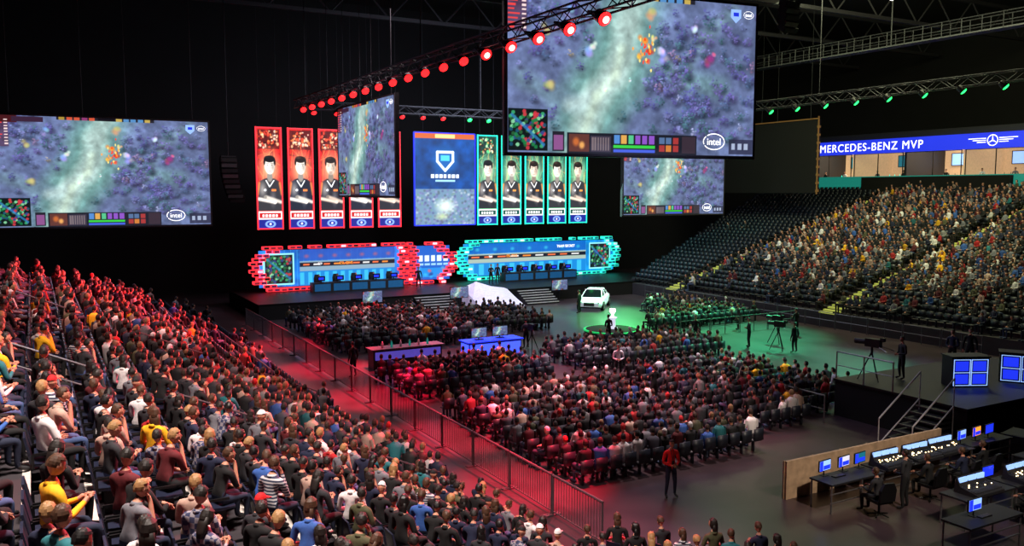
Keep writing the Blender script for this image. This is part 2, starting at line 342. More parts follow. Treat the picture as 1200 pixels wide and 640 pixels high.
def lamp_asset(lens,label,grp,hot=True):
    b=MB(); b.loft([[(r*math.cos(a),r*math.sin(a),z) for a in np.linspace(0,2*math.pi,13)[:-1]] for r,z in((.10,.32),(.17,.26),(.19,.0),(.21,-.06),(.19,-.06))],0)
    root=place('stage_lamp',b.mesh('lamp_body',[M['black']],True),(0,0,0),label=label,cat='stage lamp',group=grp)
    l=MB(); l.loft([[(r*math.cos(a),r*math.sin(a),z) for a in np.linspace(0,2*math.pi,13)[:-1]] for r,z in((.19,-.07),(.14,-.12),(.05,-.14))],0)
    if hot: l.loft([[(r*math.cos(a),r*math.sin(a),z) for a in np.linspace(0,2*math.pi,13)[:-1]] for r,z in((.10,-.135),(.08,-.15))],1)
    place('lens',l.mesh('lens',[lens,M['ledhot']],True),parent=root,rot=(0,0,0))
    y=MB(); y.box(-.25,-.22,-.03,.03,0,.45); y.box(.22,.25,-.03,.03,0,.45); y.box(-.25,.25,-.03,.03,.43,.46); place('yoke',y.mesh('yoke',[M['dgrey']]),parent=root,rot=(0,0,0))
    return root
def lamps(asset,positions,tilt,yaws=0.,sc=1.):
    for i,p in enumerate(positions):
        r=asset if i==0 else dup(asset)
        r.location=W(*p); r.rotation_euler=(tilt,0,TH+yaws); r.scale=(sc,sc,sc)
lamps(lamp_asset(M['ledred'],'round stage lamp glowing bright red on the truss','red lamps on the truss'),[(16.7,23.6+2.1*k,14.7) for k in range(5)],math.radians(-60),0,1.25)
lamps(lamp_asset(M['ledred'],'round stage lamp glowing red on the truss','red lamps on the truss',False),[(16.7,34.1+2.1*k,14.7) for k in range(13)],math.radians(-55),0,1.1)
lamps(lamp_asset(M['ledgreen'],'round stage lamp glowing green on the truss','green lamps on the truss',False),[(46.1,23+2.4*k,14.7) for k in range(15)],math.radians(-45),.5,1.05)
lamps(lamp_asset(M['ledred'],'small red stage lamp above the stage front','lamps above the stage',False),[(18+1.7*k,61.2,14.7) for k in range(7)],math.radians(-40))
lamps(lamp_asset(M['ledgreen'],'small green stage lamp above the stage front','lamps above the stage',False),[(30.5+1.7*k,61.2,14.7) for k in range(9)],math.radians(-40))
def line_array(loc,n,label,yaw=0):
    root=bpy.data.objects.new('line_array_speaker',None); COL.objects.link(root); root.location=W(*loc); root.rotation_euler=(0,0,TH+yaw); root['label']=label; root['category']='speaker'; root['group']='hanging speaker arrays'
    z=0;y=0;t=0.02
    for k in range(n):
        mb=MB(); mb.box(-.55,.55,-.3,.3,-.16,.16,0); mb.box(-.5,.5,-.33,-.3,-.12,.12,1)
        place('speaker_cabinet',mb.mesh('cab',[M['black'],M['grey'] if k%2 else M['dark']]),(y*.9,y,z),parent=root,rot=(t,0,0)); z-=.35*math.cos(t); y+=.36*math.sin(t)*.9; t+=.075
    mb=MB(); mb.box(-.5,.5,-.2,.2,.2,.28); mb.tube((0,0,.28),(0,0,26.9-loc[2]),.03,n=4); place('rigging_frame',mb.mesh('rig',[M['dgrey']]),parent=root,rot=(0,0,0))
line_array((12.0,61.5,11.2),9,'curved black line array speaker hung beside banners')
line_array((51.5,62.5,12.2),9,'curved black line array speaker hung beside banners')
line_array((38.5,36,21.2),9,'curved black line array speaker hung under the roof')
# ---------------- stage
def deck(name,a0,a1,b0,b1,z,label,mt='black'):
    mb=MB(); mb.box(a0,a1,b0,b1,0,z-.06,0); mb.box(a0-.03,a1+.03,b0-.03,b1+.03,z-.06,z,1)
    return place(name,mb.mesh(name,[M['blackcloth'],M[mt]]),label=label,cat='stage')
deck('stage',13.5,50.5,60.2,70.5,1.15,'long black stage platform with draped front')
def stairs(a,b,wd,n=6,h=1.15):
    mb=MB()
    for k in range(n):
        z=h*(k+1)/(n+1); y=b-(n-k)*.32
        mb.box(a-wd/2,a+wd/2,y,b-.01,z-h/(n+1),z,0); mb.box(a-wd/2,a+wd/2,y-.01,y+.05,z-.04,z+.01,1)
    return place('stage_stairs',mb.mesh('stairs',[M['dark'],M['white']]),label='dark stage steps with pale edges',cat='stairs',group='stage steps')
stairs(26.6,60.15,3.0); stairs(35.6,60.15,3.0)
mb=MB()
def rp(x,y,z): return (31.2+x,59.0+y,z)
rings=[[rp(-1.9,-2.0,0.02),rp(-1.9,-2.0,.25),rp(-.7,-2.15,.45),rp(.7,-2.15,.4),rp(1.9,-2.0,.25),rp(1.9,-2,.02)],
 [rp(-2.0,-.6,.02),rp(-1.9,-.6,.8),rp(-.9,-.7,1.25),rp(.6,-.7,1.1),rp(1.9,-.6,.7),rp(2.0,-.6,.02)],
 [rp(-2.0,.6,.02),rp(-1.9,.6,1.25),rp(-1.1,.5,2.0),rp(.3,.5,1.55),rp(1.8,.6,1.25),rp(2.0,.6,.02)],
 [rp(-2.0,1.15,.02),rp(-1.9,1.15,1.5),rp(-1.0,1.15,1.8),rp(.3,1.15,1.5),rp(1.8,1.15,1.3),rp(2.0,1.15,.02)]]
mb.loft(rings); place('faceted_ramp',mb.mesh('ramp',[M['drape']]),label='white faceted centrepiece ramp between the stage steps',cat='ramp')
def set_wall(a0,a1,b,colr,inners,label,cutL=True,cutR=True,yaw=0,mm=None,hdr=None,booth=True,side=1.0):
    w=a1-a0; z0,z1=1.2,4.8; hh=(z1-z0)/2; ac=(a0+a1)/2; ww=w-side
    red=colr=='red'
    c=Canvas(ww,2.9,int(ww*18),52,(.08,.42,.80) if red else (.06,.52,.82)); c.noise(14,.6)
    for k in range(int(ww*2)): c.rect(k/2.,0,k/2.+.05,2.9,(.3,.7,.95),.45)
    if booth:
        bx0,bx1=(3.2,ww-.4) if mm=='l' else (.5,ww-3.2)
        c.rect(bx0,0,bx1,1.15,(.08,.5,.8)); c.rect(bx0,1.15,bx1,1.95,(.5,.62,.7) if red else (.62,.7,.66)); c.rect(bx0,1.5,bx1,1.85,(.06,.08,.15))
        for k in range(9): c.rect(bx0+.3+k*(bx1-bx0-.6)/9,1.60,bx0+.3+(k+.62)*(bx1-bx0-.6)/9,1.74,random.choice([(.95,.55,.2),(.9,.9,.9),(.95,.45,.25)]))
        for k in range(12): c.rect(bx0+k*(bx1-bx0)/12,.1,bx0+(k+.5)*(bx1-bx0)/12,1.05,(.3,.85,1),.6)
        c.rect(bx0,2.0,bx1,2.9,(.16,.32,.7) if red else (.04,.36,.72),.85)
        for k in range(7): c.ell(bx0+(k+.5)*(bx1-bx0)/7,2.35,.3,.22,(.9,.35,.35) if red else (.3,.9,.9),.5,.8)
        mx=.45 if mm=='l' else ww-2.7
        c.rect(mx-.12,.15,mx+2.32,2.65,(.6,.95,1)); minimap(c,mx,.27,mx+2.2,2.53,130)
    else:
        c.rect(0,0,ww,2.9,(.06,.36,.75)); c.rect(.2,.2,ww-.2,1.0,(.1,.6,.9),.7)
        for k in range(5): c.rect(.3+k*.55,1.55,.3+k*.55+.38,2.05,(.85,.93,1)); c.rect(.3+k*.55,1.25,.3+k*.55+.42,1.38,(.6,.8,.95))
        for k in range(14): c.ell(rng.uniform(.2,ww-.2),rng.uniform(.2,1.0),.2,.18,random.choice([(.2,.7,.95),(.9,.35,.4),(.1,.2,.5)]),.6,.6)
    o=place('stage_backdrop',c.mesh('set_led',M['screen']),(ac,b,(z0+z1)/2-.02),rot=(math.pi/2,0,yaw),label=label,cat='stage set',group='stage set backdrops')
    bk=MB(); row=0; y=-hh; bw,bh=.52,.30
    while y<hh-.01:
        x=-w/2-(bw/2 if row%2 else 0)
        while x<w/2-.01:
            cx,cy=x+bw/2,y+bh/2; cut=1.15+.35*math.sin(row*2.1)*(.5)
            dxl=(w/2+cx) if cutL else 9; dxr=(w/2-cx) if cutR else 9; dy=hh-abs(cy)
            out=(min(dxl,dxr)+dy<cut) or (dy<.3 and random.random()<.16)
            inside=abs(cx)<w/2-side*.62 and abs(cy)<hh-.35
            corner=min(dxl,dxr)+dy<cut+1.0
            if not out and (not inside or corner) and cx>-w/2-.2 and cx<w/2+.2:
                d=.15+.3*random.random(); bk.box(x+.03,x+bw-.03,y+.03,y+bh-.03,-.3,d,0); bk.box(x+.07,x+bw-.07,y+.065,y+bh-.065,d,d+.012,random.choice((1,1,2,2,2,3) if random.random()<.85 else (4,)))
            x+=bw
        y+=bh; row+=1
    place('brick_border',bk.mesh('bricks',[M[colr],M[inners[0]],M[inners[1]],M['dark'],M['paleface']]),parent=o,rot=(0,0,0))
    mb=MB(); mb.box(-w/2+.9,w/2-.9,-hh+.3,hh-.3,-.5,-.08); place('backing',mb.mesh('backing',[M['black']]),parent=o,rot=(0,0,0))
    if hdr: text(hdr[0],M['txtwhite'],o,hdr[1],width=hdr[2])
    return o
sw1=set_wall(14.7,27.4,67.4,'red',('redin','redin2'),'stage backdrop with blue panels and red glowing brick border',mm='l',cutR=False)
sw2=set_wall(27.75,31.7,66.9,'red',('redin','redin2'),'short angled backdrop with red glowing bricks',booth=False,cutL=False,yaw=-.12,side=.9)
sw3=set_wall(32.4,49.6,67.4,'teal',('tealin','tealin2'),'stage backdrop with blue panels and teal glowing brick border',mm='r',hdr=('TEAM SECRET',(2.6,.98,.05),2.0))
for s_,x in((sw1,1.2),(sw3,-3.2)): text('ESL ONE',M['txtorange'],s_,(x,.26,.04),width=1.1); intel(s_,x-2.2,.28,.13)
def banner_mesh(col,seed,red):
    r=random.Random(seed); w,h=1.95,7.9; c=Canvas(w,h,52,200,col[0]); c.noise(5,.5)
    for k in range(30): c.stroke([(r.uniform(0,w),r.uniform(1.4,h)),(r.uniform(0,w),r.uniform(1.4,h))],.035,r.choice([col[1],col[2],(.15,.03,.04)]),.5)
    c.rect(.12,6.25,w-.12,7.75,(.2,.05,.05) if red else (.03,.2,.16),.7)
    for k in range(60): c.ell(w/2+r.uniform(-.75,.75),7.0+r.uniform(-.65,.65),r.uniform(.05,.16),r.uniform(.05,.22),r.choice([col[1],col[2],col[3],(1,.9,.8),(.2,.04,.05)]),.85,.6)
    sk=r.choice([(.98,.90,.84),(.94,.84,.76),(1,.95,.9)]); sd=tuple(x*.55 for x in sk); hr=r.choice([(.04,.04,.05),(.12,.08,.07)]); j=r.choice([(.13,.13,.16),(.18,.18,.2),(.10,.12,.18)])
    ox=r.uniform(-.08,.08); q=w/2+ox
    c.ell(w/2,4.7,1.15,2.0,col[3],.9,.9)
    c.rect(.0,1.42,w,3.2,j); c.ell(w/2,3.25,1.0,.8,j,1,.12)
    c.ell(w/2-.55,3.1,.42,.85,(.75,.72,.70),.7,.9); c.ell(w/2+.25,2.4,.3,.9,(.5,.48,.5),.6,.9)
    c.stroke([(w/2-.8,3.6),(w/2-.95,2.7)],.14,col[2],.8,.8); c.stroke([(w/2+.8,3.6),(w/2+.95,2.7)],.14,col[2],.8,.8)
    c.stroke([(.12,2.35),(1.35,2.1)],.2,sk,.95,.7); c.stroke([(w-.12,2.1),(.7,2.5)],.2,tuple(x*.85 for x in sk),.95,.7); c.ell(1.38,2.1,.18,.17,sk,1,.5); c.ell(.62,2.5,.17,.16,sd,1,.5)
    c.stroke([(q-.3,3.8),(w/2,3.3),(q+.3,3.8)],.05,(.95,.95,.95)); c.ell(w/2-.35,3.05,.11,.1,(.95,.95,.98)); c.rect(w/2+.15,2.95,w/2+.5,3.1,col[2])
    c.ell(q,4.1,.26,.5,sd,1,.3)
    c.ell(q,4.95,.44,.66,sk,1,.2); c.ell(q+.02,4.6,.34,.36,sk,1,.3); c.ell(q+.25,4.85,.26,.55,sd,.75,.9)
    c.ell(q,5.48,.48,.30,hr,1,.2); c.ell(q-.40,5.25,.09,.30,hr,1,.4); c.ell(q+.40,5.25,.10,.32,hr,1,.4); c.ell(q-.15,5.62,.28,.14,tuple(x*3 for x in hr),.6,.8)
    if seed%3==0: c.ell(q,4.4,.28,.2,sd,.7,.8)
    for s in(-1,1): c.ell(q+s*.17,5.0,.10,.07,tuple(x*.55 for x in sk),.7,.9); c.ell(q+s*.17,5.0,.05,.03,(.06,.05,.05),.9,.5); c.stroke([(q+s*.07,5.12),(q+s*.27,5.13)],.025,(.15,.11,.1),.9,.6)
    c.ell(q+.04,4.78,.05,.14,sd,.6,.9); c.stroke([(q-.10,4.52),(q+.10,4.52)],.025,(.55,.28,.27),.9,.6)
    c.rect(0,.75,w,1.35,(.93,.9,.9)); c.rect(.15,.85,w-.15,1.25,col[0])
    for k in range(5): c.rect(.35+k*.26,.95,.35+k*.26+.17,1.15,(.97,.97,.97))
    c.rect(0,1.35,w,1.42,col[1]); c.rect(0,0,w,.75,(.08,.12,.5)); c.ell(w/2,.37,.45,.3,(.5,.65,.98)); c.ell(w/2,.37,.28,.18,(.1,.15,.55)); c.ell(w/2,.37,.1,.1,(.9,.9,1))
    return c.mesh('banner_picture',M['banner'])
def banner(a,col,frame,seed,label,grp):
    w,h=1.95,7.9; bk=MB(); bk.box(-w/2-.1,w/2+.1,-h/2-.1,h/2+.1,-.25,-.04)
    o=place('portrait_banner',bk.mesh('cab',[M['black']]),(a,68.2,10.05),rot=(math.pi/2,0,0),label=label,cat='banner screen',group=grp)
    place('banner_picture',banner_mesh(col,seed,frame=='red'),parent=o,rot=(0,0,0))
    fr=MB()
    for s in(-1,1): fr.box(s*w/2-.05,s*w/2+.05,-h/2-.07,h/2+.07,-.1,.06); fr.box(-w/2,w/2,s*h/2-.05,s*h/2+.05,-.1,.06)
    place('frame',fr.mesh('fr',[M[frame]]),parent=o,rot=(0,0,0)); cables(o,[-.7,.7],h/2,16.8)
redc=[(.72,.08,.08),(.98,.28,.18),(1,.52,.26),(1,.78,.58)]; grc=[(.05,.28,.24),(.3,.8,.5),(.95,.6,.28),(.80,.95,.75)]
for i,a in enumerate((16.4,18.9,21.4,23.9,26.4)): banner(a,redc,'red',i+1,'tall red player portrait banner hung above stage','red portrait banners')
for i,a in enumerate((35.75,38.2,40.65,43.1,45.5)): banner(a,grc,'teal',i+20,'tall green-framed player portrait banner hung above stage','green portrait banners')
c=Canvas(5.7,7.9,110,150,(.04,.24,.5)); c.noise(8,.4)
c.rect(0,7.45,5.7,7.9,(.75,.35,.15)); c.rect(1.9,7.5,3.8,7.8,(.95,.8,.5))
c.ell(2.85,5.6,1.5,1.6,(.08,.38,.68),.8,.6); c.stroke([(2.1,6.3),(3.6,6.3),(3.6,5.5),(2.85,4.7),(2.1,5.5),(2.1,6.3)],.13,(.9,.95,1)); c.rect(2.45,5.55,3.25,6.0,(.3,.75,.95))
for k in range(7): c.rect(1.5+k*.4,4.05,1.78+k*.4,4.35,(.9,.95,1))
c.rect(1.9,3.75,3.8,3.88,(.6,.8,.95))
c.rect(0,0,5.7,3.1,(.4,.52,.62))
for k in range(260): c.ell(rng.uniform(0,5.7),rng.uniform(0,3.0),.16,.14,random.choice([(.3,.32,.5),(.5,.52,.7),(.65,.7,.75),(.4,.55,.5),(.3,.35,.4),(.4,.4,.6)]),.7,.6)
c.ell(2.85,1.6,1.2,.9,(.92,.97,.9),.9,.9); c.ell(2.5,.7,.9,.4,(.8,.85,.6),.7,.9)
bk=MB(); bk.box(-2.95,2.95,-4.05,4.05,-.3,-.04)
o=place('centre_stage_screen',bk.mesh('cab',[M['black']]),(31.55,68.1,10.1),rot=(math.pi/2,0,0),label='portrait-format blue LED screen with event emblem',cat='screen')
place('screen_picture',c.mesh('centre_picture',M['banner']),parent=o,rot=(0,0,0)); cables(o,[-2,2],4,16.7)
fr=MB()
for s in(-1,1): fr.box(s*2.9-.06,s*2.9+.06,-4,4,-.1,.05); fr.box(-2.9,2.9,s*3.98-.05,s*3.98+.05,-.1,.05)
place('frame',fr.mesh('fr',[M['ribbon']]),parent=o,rot=(0,0,0))
def tv(loc,w,label,yaw=0,stand=.4,grp='stage monitors'):
    h=w*.5625; mb=MB(); mb.box(-w/2-.03,w/2+.03,0,.06,stand,stand+h+.06,0); mb.tube((0,.05,0),(0,.05,stand),.03); mb.box(-w*.25,w*.25,-.12,.18,0,.03,0)
    o=place('monitor',mb.mesh('tv',[M['black']]),loc,yaw=yaw,label=label,cat='monitor',group=grp)
    place('screen_picture',GAME,(0,-.005,stand+.03+h/2),parent=o,rot=(math.pi/2,0,0),scale=(w/1.7778,h,1)); return o
for a,b in((21.6,59.5),(28.4,58.9),(38.0,59.6)): tv((a,b,0),1.5,'floor-standing video monitor in front of stage',stand=.85)
def car(loc,yaw):
    prof=[(-2.3,.35,.62,.72),(-2.2,.3,.85,.92),(-1.6,.25,.92,.96),(-.4,.22,.93,.95),(.9,.22,.93,.92),(1.5,.25,.92,.84),(2.1,.28,.88,.74),(2.32,.35,.75,.62)]
    mb=MB(); rings=[]
    for y,zb,hw,zt in prof: rings.append([(-hw*.9,y,zb),(-hw,y,zb+.2),(-hw*.98,y,zt-.12),(-hw*.8,y,zt),(hw*.8,y,zt),(hw*.98,y,zt-.12),(hw,y,zb+.2),(hw*.9,y,zb)])
    mb.loft(rings); root=place('car',mb.mesh('car_body',[M['carwhite']]),loc,yaw=yaw,label='white passenger car parked in front of the stage',cat='car',scale=1.05)
    g=MB(); g.loft([[(-.76,1.1,.9),(.76,1.1,.9),(.72,-1.7,.92),(-.72,-1.7,.92)],[(-.56,.2,1.38),(.56,.2,1.38),(.54,-1.05,1.36),(-.54,-1.05,1.36)]]); place('windows',g.mesh('glass',[M['glass']]),parent=root,rot=(0,0,0))
    g=MB(); g.loft([[(-.58,y,1.35+k),(.58,y,1.35+k),(.5,y,1.42+k),(-.5,y,1.42+k)] for y,k in((.22,0),(-.4,.03),(-1.08,-.02))])
    for s in(-1,1): g.tube((s*.76,1.1,.9),(s*.57,.2,1.38),.035); g.tube((s*.72,-1.7,.92),(s*.55,-1.05,1.36),.05); g.tube((s*.76,-.4,.92),(s*.57,-.4,1.38),.035)
    place('roof',g.mesh('roof',[M['carwhite']]),parent=root,rot=(0,0,0))
    for x in(-.86,.86):
        for y in(-1.45,1.45):
            t=MB(); t.tube((-.12,0,0),(.12,0,0),.33,n=20); t.tube((-.125,0,0),(.125,0,0),.2,n=10,m=1); place('wheel',t.mesh('wheel',[M['tire'],M['steel']]),(x,y,.33),parent=root,rot=(0,0,0))
    for s in(-1,1):
        h=MB(); h.sphere((0,0,0),(.17,.07,.08)); place('headlight',h.mesh('hl',[M['glass']],True),(s*.6,2.24,.6),parent=root,rot=(0,0,0)); h=MB(); h.box(-.1,.1,-.05,.05,-.05,.05); place('side_mirror',h.mesh('mi',[M['carwhite']]),(s*.95,.75,.98),parent=root,rot=(0,0,0))
    h=MB(); h.box(-.38,.38,0,.04,-.12,.12); [h.box(-.38,.38,.04,.06,-.09+k*.07,-.075+k*.07,1) for k in range(3)]; h.box(-.8,.8,-.1,.0,-.28,-.2); place('grille',h.mesh('gr',[M['black'],M['steel']]),(0,2.3,.52),parent=root,rot=(0,0,0))
car((38.0,54.6,0),math.radians(136))
# ---------------- grandstands
LROWS=17; A0=10.2; RISE=.36
def lend(a): return min(60,40+(a+1.3)*2.0)
mb=MB()
for i in range(LROWS):
    a1=A0-i*.8; z=.25+i*RISE; e=max(30,lend(a1))
    mb.box(a1-.8,a1,-6,e,0,z,0); mb.box(a1-.10,a1+.006,-6,e,z-.05,z+.006,1)
mb.box(-16.9,A0-LROWS*.8,-6,34,0,.25+LROWS*RISE+.1)
place('seating_terrace',mb.mesh('terrace',[M['conc'],M['stepedge']]),label='dark concrete stepped terrace under near spectators',cat='grandstand')
mb=MB(); RROWS=32
def rend(a): return 62+(a-48)*.4
for j in range(RROWS):
    a0=46+j*.85; mb.box(a0,a0+.85,8,rend(a0),0,1.0+j*.2465)
    for bs_ in(23,39,55):
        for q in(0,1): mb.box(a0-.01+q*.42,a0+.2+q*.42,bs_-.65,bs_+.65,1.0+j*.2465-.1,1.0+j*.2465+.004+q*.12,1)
place('seating_terrace',mb.mesh('terrace2',[M['conc'],mat('glowing_step_edge',(.66,.66,.32),.7,emit=(.66,.7,.3),es=.6)]),label='large raked seating terrace with pale stair aisles',cat='grandstand')  # emission in the step colour makes the stair aisles look lit
slab('trim_1',73.4,84.9,30,70,9.0,9.4,M['dark'],label='suite floor slab'); slab('trim_2',73.6,84.9,30,66,14.2,14.8,M['dark'],label='suite ceiling slab')
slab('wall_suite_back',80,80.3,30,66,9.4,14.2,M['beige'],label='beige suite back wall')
mb=MB(); mb.box(-20,20,-.6,.6,-.1,0)
o=place('balcony_balustrade',mb.mesh('bal',[M['tealstrip']]),(73.3,48,9.95),rot=(math.pi/2,0,-math.pi/2),label='teal lit balcony balustrade of the suites',cat='balustrade')
mb=MB(); mb.box(-17,17,-.68,.68,-.3,0); o=place('led_ribbon_board',mb.mesh('rib',[M['ribbon']]),(73.3,47,13.5),rot=(math.pi/2,0,-math.pi/2),label='long blue LED ribbon board with white lettering',cat='sign')
text('MERCEDES-BENZ MVP',M['txtwhite'],o,(-17+6.3,0,.02),width=12,height=.78,sp=1.15)
text('MERCEDES-BENZ MVP',M['txtwhite'],o,(12,0,.02),width=9,height=.78,sp=1.15)
e=MB(); er=.46; pts=[(er*math.cos(t),er*math.sin(t),0) for t in np.linspace(0,2*math.pi,25)]
for p,q in zip(pts[:-1],pts[1:]): e.tube(p,q,.035,n=4)
for t in(90,210,330): e.tube((0,0,0),(er*.95*math.cos(math.radians(t)),er*.95*math.sin(math.radians(t)),0),.06,.015,n=4)
for s in(-1,1):
    for k in range(3): e.box(min(s*.6,s*(2.2-.4*k)),max(s*.6,s*(2.2-.4*k)),.16-.17*k,.22-.17*k,0,.03)
place('star_emblem',e.mesh('star',[M['txtwhite']]),(2.0,0,.04),parent=o,rot=(0,0,0))
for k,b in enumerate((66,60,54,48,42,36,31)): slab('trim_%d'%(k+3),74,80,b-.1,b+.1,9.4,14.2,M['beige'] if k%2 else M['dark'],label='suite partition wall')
for k,b in enumerate((63,57,51,45,39,33.5)):
    mb=MB(); mb.box(-2,2,-.35,.35,0,1.05,0); mb.box(-2.1,2.1,-.45,.45,1.05,1.1,1)
    for q in range(6): mb.tube((-1.6+q*.6,0,1.1),(-1.6+q*.6,0,1.4),.05,.02,m=2)
    place('bar_counter',mb.mesh('bar',[M['wood'],M['white'],M['teal'] if k<2 else M['grey']]),(77.6,b,9.4),yaw=math.pi/2,label='wooden suite bar counter with bottles on top',cat='bar counter',group='suite bar counters')
    for q in(-1.6,0,1.6):
        l=MB(); l.tube((0,0,0),(0,0,.1),.22,n=10); place('ceiling_downlight',l.mesh('dl',[M['warm'] if k>1 else M['ledgreen']]),(75.6,b+q,14.1),label='round ceiling downlight in a suite',cat='lamp',group='suite downlights')
    sc=MB(); sc.box(-1.1,1.1,-.62,.62,-.08,0,0); sc.box(-1.0,1.0,-.55,.55,0,.02,1)
    place('wall_television',sc.mesh('wtv',[M['black'],M['tealin'] if k<2 else M['cyanglow']]),(79.8,b+1,12.2),rot=(math.pi/2,0,-math.pi/2),label='wall-mounted television inside a suite',cat='television',group='suite televisions')
    wf=MB()
    for x in(-2.8,0,2.8): wf.box(x-.03,x+.03,-1.1,2.2,-.04,.04)
    wf.box(-2.85,2.85,2.18,2.26,-.05,.05)
    place('window_frame',wf.mesh('wf',[M['black']]),(73.9,b,10.6),rot=(math.pi/2,0,-math.pi/2),label='black framed glazed front of a suite',cat='window frame',group='suite window frames')
    for q in(-1.5,.4):
        p=MB(); p.box(-.5,.5,-.35,.35,-.04,0,0); p.box(-.44,.44,-.29,.29,0,.01,1); place('framed_picture',p.mesh('fp',[M['black'],M['wood'] if q<0 else M['white']]),(79.93,b-q-1.2,11.9),rot=(math.pi/2,0,-math.pi/2),label='small framed picture on suite wall',cat='picture',group='suite wall pictures')
mb=MB(); mb.box(0,15,0,.5,0,1.6); place('draped_press_desk',mb.mesh('press',[M['blackcloth']]),(73.25,43,8.85),yaw=math.pi/2,label='long black draped press desk above the seats',cat='desk')
# ---------------- people assets
def skin_body(J,E):
    names=list(J); idx={n:i for i,n in enumerate(names)}
    me=bpy.data.meshes.new('s'); me.from_pydata([J[n][0] for n in names],[(idx[a],idx[b]) for a,b,_ in E],[])
    ob=bpy.data.objects.new('s',me); COL.objects.link(ob); md=ob.modifiers.new('s','SKIN'); md.branch_smoothing=.4
    for n in names:
        d=me.skin_vertices[0].data[idx[n]]; r=J[n][1]; d.radius=r if isinstance(r,tuple) else (r,r); d.use_root=(n=='pel')
    ss=ob.modifiers.new('u','SUBSURF'); ss.levels=1
    bpy.context.view_layer.update(); dg=bpy.context.evaluated_depsgraph_get(); r=bpy.data.meshes.new_from_object(ob.evaluated_get(dg)); bpy.data.objects.remove(ob)
    segs=[(Vector(J[a][0]),Vector(J[b][0]),m) for a,b,m in E]; vs=[v.co.copy() for v in r.vertices]; fs=[tuple(p.vertices) for p in r.polygons]; ms=[]
    for f in fs:
        c=sum((vs[i] for i in f),Vector())/len(f); best=9;bm=1
        for a,b,m in segs:
            d=b-a; t=max(0,min(1,(c-a).dot(d)/d.length_squared)); q=(c-a-d*t).length
            if q<best: best=q;bm=m
        ms.append(bm)
    return vs,fs,ms
def add_hand(mb,w,d,side):
    w=Vector(w); d=Vector(d).normalized(); s=Vector(side).normalized(); n=d.cross(s).normalized()
    for k,L in enumerate((.068,.078,.072,.055)):
        p=w+d*.08+s*(1.5-k)*.021; q=p+d*L*.55-n*L*.12*(-1 if n.z<0 else 1); r=q+d*L*.4-n*L*.35*(-1 if n.z<0 else 1)
        mb.tube(p,q,.0105,.0095,n=5,m=0); mb.tube(q,r,.0095,.007,n=5,m=0)
    p=w+d*.03+s*.03; q=p+d*.03+s*.03; mb.tube(p,q,.013,.011,n=5,m=0); mb.tube(q,q+d*.035+s*.006,.011,.008,n=5,m=0)
